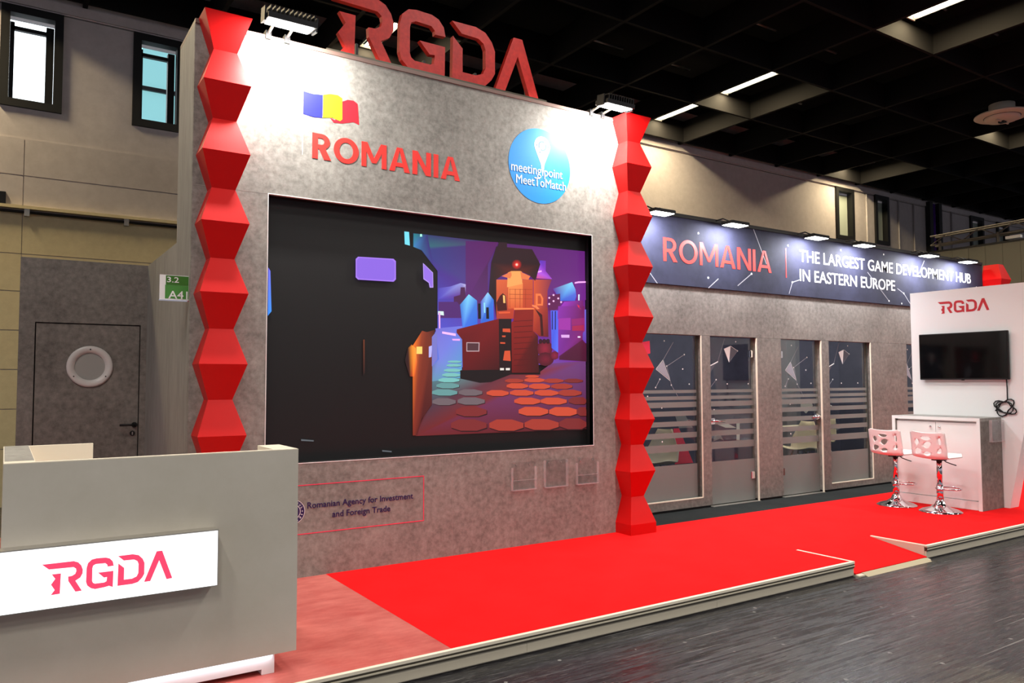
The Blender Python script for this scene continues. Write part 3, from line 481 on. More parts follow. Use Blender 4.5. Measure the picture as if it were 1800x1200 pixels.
([(3.189,1.805),(3.205,1.823),(3.211,1.806)],[(60,10,25),(40,8,20),(40,8,20)]),
([(3.265,1.676),(3.315,1.677),(3.3,1.648)],[(140,25,60),(100,18,45),(100,18,45)]),
([(3.265,1.676),(3.3,1.648),(3.265,1.636)],[(140,25,60),(100,18,45),(100,18,45)]),
([(3.265,1.676),(3.265,1.636),(3.23,1.647)],[(140,25,60),(100,18,45),(100,18,45)]),
([(3.265,1.676),(3.23,1.647),(3.216,1.675)],[(140,25,60),(100,18,45),(100,18,45)]),
([(3.265,1.676),(3.216,1.675),(3.23,1.704)],[(140,25,60),(100,18,45),(100,18,45)]),
([(3.265,1.676),(3.23,1.704),(3.265,1.716)],[(140,25,60),(100,18,45),(100,18,45)]),
([(3.265,1.676),(3.265,1.716),(3.3,1.705)],[(140,25,60),(100,18,45),(100,18,45)]),
([(3.265,1.676),(3.3,1.705),(3.315,1.677)],[(140,25,60),(100,18,45),(100,18,45)]),
([(3.249,2.294),(3.474,2.373),(3.534,2.271),(3.508,2.197),(3.337,2.187)],[(100,50,150),(130,215,255),(90,110,220),(70,90,210),(60,100,215)]),
([(3.194,2.227),(3.332,2.255),(3.331,2.131),(3.257,2.088),(3.194,2.093)],[(95,22,80)]),
([(3.255,2.237),(3.268,2.238),(3.261,2.228)],[(255,225,245),(230,160,220),(230,160,220)]),
([(3.255,2.237),(3.261,2.228),(3.249,2.228)],[(255,225,245),(230,160,220),(230,160,220)]),
([(3.255,2.237),(3.249,2.228),(3.242,2.236)],[(255,225,245),(230,160,220),(230,160,220)]),
([(3.255,2.237),(3.242,2.236),(3.249,2.246)],[(255,225,245),(230,160,220),(230,160,220)]),
([(3.255,2.237),(3.249,2.246),(3.262,2.246)],[(255,225,245),(230,160,220),(230,160,220)]),
([(3.255,2.237),(3.262,2.246),(3.268,2.238)],[(255,225,245),(230,160,220),(230,160,220)]),
([(3.309,2.208),(3.322,2.209),(3.316,2.2)],[(255,225,245),(230,160,220),(230,160,220)]),
([(3.309,2.208),(3.316,2.2),(3.303,2.199)],[(255,225,245),(230,160,220),(230,160,220)]),
([(3.309,2.208),(3.303,2.199),(3.296,2.207)],[(255,225,245),(230,160,220),(230,160,220)]),
([(3.309,2.208),(3.296,2.207),(3.303,2.217)],[(255,225,245),(230,160,220),(230,160,220)]),
([(3.309,2.208),(3.303,2.217),(3.316,2.218)],[(255,225,245),(230,160,220),(230,160,220)]),
([(3.309,2.208),(3.316,2.218),(3.322,2.209)],[(255,225,245),(230,160,220),(230,160,220)]),
([(3.255,2.18),(3.267,2.181),(3.261,2.172)],[(255,225,245),(230,160,220),(230,160,220)]),
([(3.255,2.18),(3.261,2.172),(3.248,2.171)],[(255,225,245),(230,160,220),(230,160,220)]),
([(3.255,2.18),(3.248,2.171),(3.242,2.18)],[(255,225,245),(230,160,220),(230,160,220)]),
([(3.255,2.18),(3.242,2.18),(3.248,2.189)],[(255,225,245),(230,160,220),(230,160,220)]),
([(3.255,2.18),(3.248,2.189),(3.261,2.19)],[(255,225,245),(230,160,220),(230,160,220)]),
([(3.255,2.18),(3.261,2.19),(3.267,2.181)],[(255,225,245),(230,160,220),(230,160,220)]),
([(3.342,2.176),(3.355,2.176),(3.348,2.167)],[(255,225,245),(230,160,220),(230,160,220)]),
([(3.342,2.176),(3.348,2.167),(3.335,2.166)],[(255,225,245),(230,160,220),(230,160,220)]),
([(3.342,2.176),(3.335,2.166),(3.329,2.175)],[(255,225,245),(230,160,220),(230,160,220)]),
([(3.342,2.176),(3.329,2.175),(3.335,2.184)],[(255,225,245),(230,160,220),(230,160,220)]),
([(3.342,2.176),(3.335,2.184),(3.348,2.185)],[(255,225,245),(230,160,220),(230,160,220)]),
([(3.342,2.176),(3.348,2.185),(3.355,2.176)],[(255,225,245),(230,160,220),(230,160,220)]),
([(3.205,2.208),(3.218,2.209),(3.211,2.199)],[(255,225,245),(230,160,220),(230,160,220)]),
([(3.205,2.208),(3.211,2.199),(3.199,2.199)],[(255,225,245),(230,160,220),(230,160,220)]),
([(3.205,2.208),(3.199,2.199),(3.192,2.207)],[(255,225,245),(230,160,220),(230,160,220)]),
([(3.205,2.208),(3.192,2.207),(3.199,2.216)],[(255,225,245),(230,160,220),(230,160,220)]),
([(3.205,2.208),(3.199,2.216),(3.211,2.217)],[(255,225,245),(230,160,220),(230,160,220)]),
([(3.205,2.208),(3.211,2.217),(3.218,2.209)],[(255,225,245),(230,160,220),(230,160,220)]),
([(3.205,2.151),(3.217,2.151),(3.211,2.142)],[(255,225,245),(230,160,220),(230,160,220)]),
([(3.205,2.151),(3.211,2.142),(3.198,2.142)],[(255,225,245),(230,160,220),(230,160,220)]),
([(3.205,2.151),(3.198,2.142),(3.192,2.15)],[(255,225,245),(230,160,220),(230,160,220)]),
([(3.205,2.151),(3.192,2.15),(3.198,2.159)],[(255,225,245),(230,160,220),(230,160,220)]),
([(3.205,2.151),(3.198,2.159),(3.211,2.16)],[(255,225,245),(230,160,220),(230,160,220)]),
([(3.205,2.151),(3.211,2.16),(3.217,2.151)],[(255,225,245),(230,160,220),(230,160,220)]),
([(3.503,2.373),(3.546,2.384),(3.663,2.392),(3.663,2.377),(3.546,2.368),(3.504,2.359)],[(255,175,250)]),
([(3.504,2.359),(3.663,2.373),(3.694,2.211),(3.529,2.202)],[(110,30,135)]),
([(3.544,2.26),(3.562,2.261),(3.559,2.203),(3.544,2.203)],[(220,235,255)]),
([(3.611,2.116),(3.709,2.121),(3.705,1.795),(3.593,1.833)],[(110,100,215),(120,110,225),(110,60,170),(100,60,170)]),
([(3.219,2.092),(3.311,2.096),(3.308,1.7),(3.228,1.744)],[(90,100,235),(80,100,240),(90,120,250),(70,90,220)]),
([(3.233,2.086),(3.244,2.087),(3.243,1.915),(3.232,1.915)],[(30,30,90)]),
([(3.268,2.088),(3.28,2.089),(3.278,1.916),(3.267,1.916)],[(30,30,90)]),
([(3.301,2.09),(3.377,2.181),(3.601,2.206),(3.611,2.031),(3.301,2.018)],[(150,60,190),(160,50,190),(120,30,110),(110,25,90),(130,45,170)]),
([(3.307,2.136),(3.619,2.152),(3.621,1.916),(3.591,1.892),(3.593,1.822),(3.387,1.684),(3.303,1.665)],[(140,45,170),(115,25,90),(150,35,120),(130,30,110),(110,22,80),(100,20,75),(120,40,150)]),
([(3.31,2.021),(3.451,2.033),(3.45,1.917),(3.31,1.918)],[(160,50,165)]),
([(3.462,2.022),(3.618,2.04),(3.617,1.975),(3.465,1.964)],[(150,35,110)]),
([(3.469,1.958),(3.61,1.972),(3.609,1.918),(3.469,1.911)],[(170,35,80)]),
([(3.338,1.87),(3.436,1.873),(3.436,1.845),(3.342,1.843)],[(225,170,235)]),
([(3.534,1.862),(3.567,1.863),(3.567,1.849),(3.534,1.848)],[(240,220,245)]),
([(3.315,1.671),(3.59,1.831),(3.705,1.789),(3.704,1.624),(3.315,1.637)],[(85,18,65),(90,18,60),(85,16,50),(75,15,45),(75,15,50)]),
([(3.528,2.165),(3.561,2.151),(3.554,2.138),(3.584,2.115),(3.543,2.138)],[(225,40,80)]),
([(1.332,2.43),(1.638,2.439),(1.659,2.421),(1.66,2.272),(1.639,2.251),(1.333,2.247),(1.313,2.264),(1.312,2.41)],[(165,120,240)]),
([(1.342,2.422),(1.628,2.428),(1.649,2.411),(1.649,2.281),(1.629,2.26),(1.343,2.257),(1.323,2.274),(1.322,2.401)],[(140,100,225)]),
([(1.905,2.427),(1.999,2.352),(2.002,2.226),(1.968,2.224),(1.959,2.263),(1.909,2.292)],[(190,160,245)]),
([(1.911,2.417),(1.994,2.348),(1.996,2.232),(1.974,2.231),(1.964,2.269),(1.914,2.297)],[(150,110,230)]),
([(0.627,2.29),(0.643,2.264),(0.655,1.964),(0.628,1.928)],[(120,110,240),(110,120,245),(60,150,250),(60,140,250)]),
([(1.38,1.772),(1.392,1.773),(1.396,1.51),(1.382,1.491)],[(110,50,25),(110,50,25),(40,15,12),(40,15,12)]),
([(0.889,1.009),(0.986,0.997),(0.986,0.987),(0.889,0.996)],[(90,95,100)]),
([(1.547,0.894),(1.629,0.882),(1.629,0.872),(1.547,0.882)],[(90,95,100)])]
LOGO={'R':[(0.0,0.2518),(0.2273,0.2518),(0.2609,0.2379),(0.2846,0.2083),(0.2964,0.1727),(0.2945,0.1411),(0.2787,0.1095),(0.2431,0.0877),(0.2925,-0.0012),(0.2451,-0.0032),(0.1917,0.0917),(0.1897,0.1292),(0.2174,0.1312),(0.2411,0.1451),(0.249,0.1688),(0.2451,0.1885),(0.2273,0.2024),(0.0494,0.2063)],'r':[(0.0711,0.1628),(0.1364,0.1628),(0.1324,-0.0032),(0.0672,-0.0051),(0.0949,0.0324),(0.0672,0.0798),(0.0968,0.1233)],'G':[(0.5296,0.1747),(0.4822,0.1727),(0.4802,0.1885),(0.4644,0.2043),(0.3933,0.2063),(0.3735,0.1964),(0.3676,0.1767),(0.3676,0.07),(0.3735,0.0522),(0.3893,0.0423),(0.4585,0.0423),(0.4763,0.0502),(0.4802,0.0858),(0.4565,0.0838),(0.4111,0.1312),(0.5277,0.1312),(0.5257,-0.0051),(0.496,0.0087),(0.4644,0.0028),(0.3913,-0.0032),(0.3597,0.0087),(0.332,0.0344),(0.3221,0.066),(0.3241,0.1826),(0.334,0.2221),(0.3617,0.2478),(0.3972,0.2538),(0.4664,0.2518),(0.498,0.2399),(0.5217,0.2123)],'D':[(0.5613,0.2518),(0.6759,0.2538),(0.7233,0.2399),(0.7549,0.2063),(0.7708,0.1688),(0.7708,0.0719),(0.753,0.0403),(0.7213,0.0087),(0.6779,-0.0012),(0.5613,-0.0012),(0.5652,0.1885),(0.6107,0.1451),(0.6107,0.0443),(0.6739,0.0443),(0.7095,0.0581),(0.7233,0.0858),(0.7233,0.1648),(0.7134,0.1905),(0.6877,0.2063),(0.6067,0.2083)],'A':[(0.8676,0.2557),(0.913,0.2557),(1.0,0.0047),(0.9526,0.0008),(0.8893,0.1747),(0.8202,0.0028),(0.7708,0.0028)]}

# ================================================================ the hall
floor = tag(box('floor', (-14, 46, -26, 6, FZ-.2, FZ), FLOORM), kind='structure')
HY, HZ = 6.0, 6.47
GX = [10.94+1.592*k for k in range(-15, 20)]; GY = [.57+1.755*k for k in range(-15, 4)]
ceil = tag(box('ceiling', (-14, 46, -26, HY, HZ+.75, HZ+.85), SOOT), kind='structure')
for x in GX: box('beam', (x-.03, x+.03, -26, HY-.02, HZ, HZ+.45), BEAM, ceil)
for y in GY: box('beam', (-14, 46, y-.025, y+.025, HZ+.002, HZ+.45), BEAM, ceil)
# conduit bars in the coffers
for i in range(-3, 8):
    for j in range(-2, 3):
        x = GX[15+i]; y = GY[15+j]
        if (i+j) % 3 == 2: continue
        pipe('conduit', [(x-.95, y-.3+.1*((i*3+j) % 3), HZ+.56), (x-.15, y-.3+.1*((i*3+j) % 3), HZ+.56)], .018, ALU, ceil, 6)
# back wall of the hall: built round its window openings
winL = [(-1.11, -.475, 5.01, 6.27), (.425, 1.028, 5.015, 6.265)]
winR = [(16.47, 17.17, 5.03, 6.30), (18.17, 18.75, 5.06, 6.31), (23.1, 23.84, 5.04, 6.32), (24.72, 25.42, 5.04, 6.31)]
bs = []; zs0, zs1 = 5.01, 6.30; prev = -14
for (a, b, c, d) in winL+winR:
    bs.append((prev, a, HY, HY+.4, zs0, zs1)); prev = b
    bs.append((a, b, HY, HY+.4, zs0, c)) if c > zs0+.001 else None
    bs.append((a, b, HY, HY+.4, d, zs1)) if d < zs1-.001 else None
bs.append((prev, 46, HY, HY+.4, zs0, zs1)); bs += [(-14, 46, HY, HY+.4, FZ, zs0), (-14, 46, HY, HY+.4, 6.32, HZ+.8)]
bs = [b for b in bs if b[5] > b[4] and b[1] > b[0]]
bs.append((-14, 46, HY, HY+.4, 6.299, 6.321)) if False else None
wall = tag(boxes('wall_back', bs, WALLP), kind='structure')
box('plaster_lip', (-14, 46, HY-.03, HY, 6.335, HZ-.01), WALLP, wall)
for (z0, z1, m) in ((FZ, .6, WALLB), (.612, 1.1, WALLB), (1.112, 1.6, WALLB), (1.612, 2.1, WALLB), (2.112, 2.6, WALLB), (2.612, 3.08, WALLB), (3.092, 3.63, WALLB), (3.70, 4.09, WALLP), (4.105, 4.58, WALLP)):
    for (x0, x1) in ((-7, -.85), (-.842, 4)): box('wall_block', (x0, x1, HY-.015, HY, z0, z1), m, wall)
box('ledge', (-7, 4, HY-.09, HY, 3.66, 3.70), WALLB, wall)
pipe('service_pipe', [(-7, HY-.06, 3.62), (4, HY-.06, 3.62)], .018, DKMET, wall)
for x in (-.8, .35): box('pipe_clip', (x-.03, x+.03, HY-.08, HY-.015, 3.57, 3.66), ALU, wall)
box('wall_vent', (-1.12, -1.03, HY-.05, HY, 3.7, 3.86), DKMET, wall)
for x in (17.75, 19.25, 20.0, 22.0): pipe('wall_conduit', [(x, HY-.03, 3.4), (x, HY-.03, HZ-.15)], .022, WALLP, wall, 6)
for i, (a, b, c, d) in enumerate(winL+winR):
    w = tag(bpy.data.objects.new('window_%d' % (i+1), None), kind='structure'); COL.objects.link(w); w.location = ((a+b)/2, HY, c)
    t = .07
    boxes('window_frame', [(a-.03, a+t, HY-.05, HY+.1, c-.03, d+.03), (b-t, b+.03, HY-.05, HY+.1, c-.03, d+.03), (a+t, b-t, HY-.05, HY+.1, c-.03, c+t), (a+t, b-t, HY-.05, HY+.1, d-t, d+.03)], BLACK, w)
    if i < 2: boxes('casement', [(a+t, a+t+.05, HY+.2, HY+.26, c+t, d-.1), (b-t-.09, b-t, HY+.16, HY+.26, c+t, d-.1), (a+t, b-t, HY+.2, HY+.26, c+t, c+t+.05), (a+t, b-t, HY+.2, HY+.26, d-.2, d-.15)], BLACK, w)
    box('pane', (a+t, b-t, HY+.225, HY+.235, c+t, d-.05), GLASS, w)
    if i > 1: box('roller_blind', (a+t+.12, b-t, HY+.1, HY+.11, c+t, d-.12), mat('grey_blind', (168, 178, 166), .8), w)
tag(box('daylight_sky', (-9, 9, 11, 11.05, 4.2, 14), SKYE), 'overcast white sky seen through the hall windows', 'sky')
nb = thing('neighbour_building', 'pale teal building outside the hall window nearest the red pillar', 'building', (1.2, 9, 0))
box('facade', (.9, 3.2, 9, 9.6, 4.2, 8.3), TEAL, nb); box('ledge', (.9, 3.2, 8.95, 9, 6.55, 6.62), DKMET, nb); box('parapet', (.9, 3.2, 8.9, 9, 8.1, 8.4), PRW, nb)
# cable tray on the back wall
ct = thing('cable_tray', 'black vertical cable tray with purple cables on the hall wall', 'cable tray', (20.95, HY-.1, 4.6))
for x in (20.72, 21.2): box('rail', (x-.08, x+.08, HY-.14, HY, 4.6, HZ-.02), BLACK, ct)
for k in range(7): box('rung', (20.8, 21.12, HY-.06, HY-.03, 4.75+.27*k, 4.79+.27*k), DKMET, ct)
for k in range(3): pipe('cable', [(20.87+.06*k, HY-.08, HZ-.05), (20.87+.06*k, HY-.08, 4.62)], .022, mat('purple_cable', (96, 50, 150), .5), ct, 6)
# ceiling lamps in the coffers
def lamp(ix, y1, label, power=None, col=None):
    x = ix; t = thing('coffer_lamp', label, 'ceiling lamp', (x, y1-.58, HZ+.34), 'tube lamps in the ceiling coffers')
    box('housing', (x-.09, x+.09, y1-1.16, y1, HZ+.37, HZ+.43), WHITE, t)
    prism('reflector', [(-.13, .34), (-.09, .375), (.09, .375), (.13, .34), (.12, .335), (.085, .37), (-.085, .37), (-.12, .335)], WHITE, t, lambda u, v: (x+u, y1, HZ+v), (0, -1.16, 0))
    pipe('tube', [(x-.04, y1-.04, HZ+.345), (x-.04, y1-1.12, HZ+.345)], .02, TUBE, t); pipe('tube', [(x+.04, y1-.04, HZ+.345), (x+.04, y1-1.12, HZ+.345)], .02, TUBE, t)
    box('end_plate', (x-.13, x+.13, y1, y1+.02, HZ+.32, HZ+.4), WHITE2, t); box('end_plate', (x-.13, x+.13, y1-1.18, y1-1.16, HZ+.32, HZ+.4), WHITE2, t)
    light('lamp_light', 'AREA', (x, y1-.58, HZ+.322), (x, y1-.58, 0), power or LAMP_W, col or WARM, (.2, 1.1), t)
    return t
LX = [10.12, 16.5, 3.76, -2.6]
lamp(LX[0], 5.77, 'lit tube lamp by the hall wall just above the right red pillar')
lamp(LX[0], 4.02, 'lit tube lamp second from the hall wall, right of the red pillar')
lamp(LX[0], .45, 'lit tube lamp cut by the top edge of the photo at the upper right')
lamp(LX[1], 5.77, 'lamp hidden in the lit coffer above the first far hall window')
lamp(LX[1], 2.25, 'lamp hidden in the lit coffer beside the round air diffuser')
lamp(LX[2], 5.77, 'lit tube lamp glimpsed behind the red letter R on the wall')
lamp(LX[3], 5.77, 'lit tube lamp over the beige hall wall left of the stand', 190)
k = 0
for x in (-2.6, 3.76, 10.12, 16.5):
    for y in (-1.3, -3.06, -6.57, -8.32, -11.83): lamp(x, y, 'lit tube lamp over the aisle outside the photo', AISLE_W, (1, .95, .88)); k += 1
# round air diffuser
DFX, DFY, DFZ = 14.14, 1.03, HZ-.22
vd = thing('air_diffuser', 'round cream ceiling air diffuser hanging at the upper right', 'air vent', (DFX, DFY, DFZ))
DFM = mat('diffuser_cream', (206, 196, 178), .5); dc = (DFX, DFY, DFZ)
lathe('duct', [(.21, .02), (.21, .21)], DFM, dc, vd); lathe('outer_ring', [(.29, .05), (.44, .02), (.45, -.0), (.42, -.02), (.30, -.025)], DFM, dc, vd, 40)
lathe('inner_plate', [(.285, -.0), (.285, -.05), (.25, -.085), (.05, -.10), (.01, -.10)], DFM, dc, vd, 40); lathe('shadow_gap', [(.30, -.024), (.284, -.03)], BLACK, dc, vd, 40)
box('bracket', (DFX-.05, DFX+.05, DFY-.05, DFY+.05, DFZ-.13, DFZ-.1), DKMET, vd)
box('crossbar', (DFX-.22, DFX+.22, DFY-.012, DFY+.012, DFZ-.115, DFZ-.095), DFM, vd)
# neighbouring stand far right, with truss
FX = 16.0
fs = thing('neighbour_stand', 'greenish grey panel wall of the next stand at the right', 'exhibition stand', (FX, 2, FZ))
GRN = mat('grey_green_panel', (112, 112, 98), .6)
for k in range(14):
    y = 3.6-.333*k; box('panel', (FX, FX+.1, y-.328, y, FZ, 4.22), GRN, fs)
box('core', (FX+.02, FX+.09, -1.1, 3.6, FZ, 4.2), BLACK, fs); box('cap', (FX-.01, FX+.11, -1.1, 3.6, 4.22, 4.26), DKMET, fs)
TRM = mat('truss_grey', (112, 106, 100), .6, .3)
tr = thing('lighting_truss', 'grey metal lattice truss above the next stand', 'truss', (FX+.2, 2, 4.3))
P0, P1 = Vector((FX+.2, 3.5, 4.42)), Vector((FX+.2, -.6, 4.52))
for dz in (0, .2):
    for dx in (0, .2): pipe('chord', [P0+Vector((dx, 0, dz)), P1+Vector((dx, 0, dz))], .022, TRM, tr, 6)
for k in range(12):
    a = P0.lerp(P1, k/12); b = P0.lerp(P1, (k+1)/12); u = .2 if k % 2 else 0
    pipe('brace', [a+Vector((0, 0, u)), b+Vector((0, 0, .2-u))], .014, TRM, tr, 6)
for y in (3.3, 2.1, .9): box('leg', (FX+.18, FX+.22, y-.02, y+.02, 4.2, 4.5), TRM, tr)
box('work_light', (FX+.05, FX+.17, 1.62, 1.9, 4.3, 4.36), WHITE, tr)
# ================================================================ platform
PY = -1.97
pf = thing('stage_platform', 'low exhibition platform with aluminium edge along the aisle', 'platform', (5, 0, FZ))
boxes('deck', [(-1.6, 4.665, PY+.02, 3.1, FZ+.001, -.012), (5.74, 15.5, PY+.02, 3.1, FZ+.001, -.012), (4.665, 5.74, -1.44, 3.1, FZ+.001, -.012)], CREAM, pf)
for (a, b) in ((-1.6, 4.675), (5.735, 15.5)):
    n = max(1, round((b-a)/1.5))
    for i in range(n): x0 = a+(b-a)*i/n; x1 = a+(b-a)*(i+1)/n; box('fascia_board', (x0+.001, x1-.001, PY+.004, PY+.02, FZ+.012, -.045), CREAM, pf)
    box('edge_profile', (a, b, PY-.004, PY+.02, -.045, -.012), ALUD, pf); box('edge_groove', (a, b, PY-.008, PY+.01, -.032, -.024), CREAM, pf)
    box('edge_lip', (a, b, PY-.006, PY+.022, -.012, .004), WHITE2, pf); box('foot_strip', (a, b, PY+.03, PY+.05, FZ, FZ+.02), BLACK, pf)
for x, s in ((4.665, 1), (5.74, -1)):
    prism('ramp_cheek', [(-1.45, .004), (PY+.02, .004), (PY+.02, FZ+.002), (-1.45, -.02)], CREAM, pf, lambda u, v: (x-.001*s, u, v), (.012*s, 0, 0))
    box('ramp_lip', (x-.012, x+.012, PY-.005, -1.45, -.004, .006), WHITE2, pf)
prism('ramp', [(-1.43, -.012), (PY-.04, FZ+.012), (PY-.04, FZ+.001), (-1.43, FZ+.001)], CREAM, pf, lambda u, v: (4.68, u, v), (1.045, 0, 0))
prism('ramp_nose', [(PY+.0, FZ+.022), (PY-.02, FZ+.022), (PY-.065, FZ+.001), (PY+.0, FZ+.001)], mat('ramp_nose_beige', (170, 158, 128), .5), pf, lambda u, v: (4.76, u, v), (.94, 0, 0))
bm = bmesh.new()
for b in ((1.06, 4.665, PY+.022, .02, -.012, .003), (5.74, 15.5, PY+.022, .02, -.012, .003), (4.665, 5.74, -1.44, .02, -.012, .003)): addbox(bm, *b)
v = [bm.verts.new(p) for p in ((4.68, -1.44, .003), (5.725, -1.44, .003), (5.725, PY-.005, FZ+.028), (4.68, PY-.005, FZ+.028), (4.68, -1.44, -.012), (5.725, -1.44, -.012), (5.725, PY-.005, FZ+.014), (4.68, PY-.005, FZ+.014))]
for f in ((0,1,2,3),(7,6,5,4),(0,4,5,1),(1,5,6,2),(2,6,7,3),(3,7,4,0)): bm.faces.new([v[i] for i in f])
tag(bmlink('red_carpet', bm, CARP), 'bright red carpet covering the platform and its small ramp', 'carpet')
tag(boxes('black_carpet', [(4.18, 15.5, .021, .62, -.012, .002)], CARPB), 'black carpet strip along the foot of the meeting room front', 'carpet')
tag(boxes('room_floor', [(4.18, 12.4, .62, 3.08, -.012, .001)], CARPB), 'dark floor covering inside the meeting rooms', 'carpet')
tag(boxes('laminate_floor', [(-1.6, 1.059, PY+.022, 3.0, -.012, .002)], LAMI), 'reddish concrete look laminate floor under the reception desk', 'flooring')
# ================================================================ tall display wall
WX0, WX1, WT = .07, 4.15, 4.0
SL, SR, SB, ST = .598, 3.641, .841, 2.819
dw = thing('display_wall', 'tall grey concrete look wall holding the large screen', 'exhibition wall', (2.1, .25, 0))
VS = 2.137
for n, b in enumerate(((WX0, VS-.001, 2.822, WT-.03), (VS+.001, WX1, 2.822, WT-.03), (WX0, SL, 0.001, 2.82), (SR, WX1, 0.001, 2.82), (SL+.001, VS-.001, 0.001, SB), (VS+.001, SR-.001, 0.001, SB))):
    box('concrete_panel', (b[0], b[1], 0, .03, b[2], b[3]), CONC, dw)
boxes('panel_seam', [(VS-.0015, VS+.0015, -.0006, .02, 2.824, WT-.03), (VS-.0015, VS+.0015, -.0006, .02, .001, SB-.006), (WX0, SL-.006, -.0006, .02, 2.8185, 2.8225), (SR+.006, WX1, -.0006, .02, 2.8185, 2.8225)], mat('pale_seam', (150, 146, 140), .6), dw)
box('side_panel', (WX0, WX0+.03, .031, .55, .001, WT-.03), CONC_S, dw); box('side_panel', (WX1-.03, WX1, .031, .5, .001, WT-.03), CONC_S, dw)
box('back_panel', (WX0+.03, WX1-.03, .53, .55, .001, WT-.03), BLACK, dw)
box('top_trim', (WX0, WX1, -.012, .55, WT-.03, WT), mat('brown_trim', (120, 96, 88), .5), dw)
boxes('opening_edge', [(SL-.006, SL, -.003, .05, SB-.006, ST+.006), (SR, SR+.006, -.003, .05, SB-.006, ST+.006), (SL, SR, -.003, .05, SB-.006, SB), (SL, SR, -.003, .05, ST, ST+.006)], WHITE, dw)
boxes('recess_lining', [(SL-.03, SL, .03, .2, SB-.03, ST+.03), (SR, SR+.03, .03, .2, SB-.03, ST+.03), (SL, SR, .03, .2, SB-.03, SB), (SL, SR, .03, .2, ST, ST+.03)], BLACK, dw)
tag(capitals('country_name', 'ROMANIA', (.921, 2.206, 3.138, 3.334), -.0005, .2, REDT, dw), 'bold red capital letters on the concrete wall')
fl = [('blue_field', [(.848, 3.640), (.92, 3.632), (1.002, 3.640), (1.0, 3.462), (.93, 3.455), (.849, 3.465)], mat('flag_blue', (26, 30, 170), .5)),
      ('red_field', [(1.155, 3.618), (1.20, 3.642), (1.25, 3.645), (1.283, 3.625), (1.296, 3.46), (1.25, 3.475), (1.16, 3.448), (1.09, 3.44), (1.06, 3.472), (1.10, 3.462)], mat('flag_red', (214, 16, 36), .5)),
      ('yellow_field', [(1.002, 3.641), (1.06, 3.66), (1.12, 3.662), (1.155, 3.645), (1.157, 3.48), (1.14, 3.462), (1.08, 3.478), (1.0, 3.462)], mat('flag_yellow', (252, 238, 8), .5))]
fg = tag(bpy.data.objects.new('flag_print', None)); COL.objects.link(fg); fg.parent = dw; fg['label'] = 'waving blue, yellow and red flag print'
for nme, p, m in fl: prism(nme, p, m, fg, lambda u, v: (u, -.0005, v), (0, -.002 if nme != 'red_field' else -.0015, 0))
box('flag_pole', (.844, .848, -.002, -.0005, 3.15, 3.46), PRW, fg)
em = bpy.data.objects.new('round_emblem', None); COL.objects.link(em); em.parent = dw; em['label'] = 'round blue emblem with a white map pin'
ccx, ccz, cr = 3.045, 3.396, .344
prism('blue_disc', [(ccx+cr*math.cos(i*math.pi/32), ccz+cr*math.sin(i*math.pi/32)) for i in range(64)], BLUE, em, lambda u, v: (u, -.0005, v), (0, -.0015, 0))
pcx, pcz, pr = 3.07, 3.585, .088
pin = [(pcx+pr*math.cos(a), pcz+pr*math.sin(a)) for a in [math.radians(-25+230*i/22) for i in range(23)]]+[(3.052, 3.42), (3.07, 3.31), (3.074, 3.31), (3.094, 3.42)]
prism('map_pin', pin, PRW, em, lambda u, v: (u, -.002, v), (0, -.0012, 0))
for a0 in (60, 240):
    o = [(pcx+.046*math.cos(math.radians(a0+t*14)), pcz+.046*math.sin(math.radians(a0+t*14))) for t in range(12)]; i_ = [(pcx+.034*math.cos(math.radians(a0+t*14)), pcz+.034*math.sin(math.radians(a0+t*14))) for t in range(11, -1, -1)]
    prism('swirl', o+i_, mat('teal_print', (70, 120, 150), .5), em, lambda u, v: (u, -.0032, v), (0, -.0008, 0))
for dx, dz in ((-.062, .0), (-.028, -.062), (.064, .0), (.03, .06)):
    prism('dot', [(pcx+dx+.008*math.cos(k), pcz+dz+.008*math.sin(k)) for k in [i*math.pi/4 for i in range(8)]], mat('teal_dot', (60, 110, 145), .5), em, lambda u, v: (u, -.0032, v), (0, -.0008, 0))
text('emblem_lettering', 'meeting', (2.728, 3.055, 3.283, 3.39), PRW, em, y=-.002, bold=0); text('emblem_lettering', 'point', (3.09, 3.298, 3.283, 3.385), PRW, em, y=-.002, bold=0)
text('emblem_lettering', 'MeetToMatch', (2.781, 3.336, 3.205, 3.285), PRW, em, y=-.002, bold=0)
ag = bpy.data.objects.new('agency_print', None); COL.objects.link(ag); ag.parent = dw; ag['label'] = 'dark blue two line lettering in a thin red frame'
text('agency_lettering', 'Romanian Agency for Investment', (.912, 1.777, .487, .548), NAVT, ag, y=-.0005, bold=.008, words=.16); text('agency_lettering', 'and Foreign Trade', (1.105, 1.579, .405, .466), NAVT, ag, y=-.0005, bold=.008, words=.16)
boxes('red_frame', [(.70, 1.875, -.002, -.0005, .672, .678), (.70, 1.875, -.002, -.0005, .315, .321), (1.869, 1.875, -.002, -.0005, .321, .672)], REDLT, ag)
sc_ = (.806, .486)
for r0, r1, m in ((.078, .088, PRW), (.058, .0845, NAVT), (.05, .055, PRW), (0.001, .051, NAVT)):
    n = 40; o = [(sc_[0]+r1*math.cos(2*math.pi*k/n), sc_[1]+r1*math.sin(2*math.pi*k/n)) for k in range(n)]
    prism('seal_disc', o, m, ag, lambda u, v, q=r1: (u, -.0005-(.09-q)*.01, v), (0, -.001, 0))
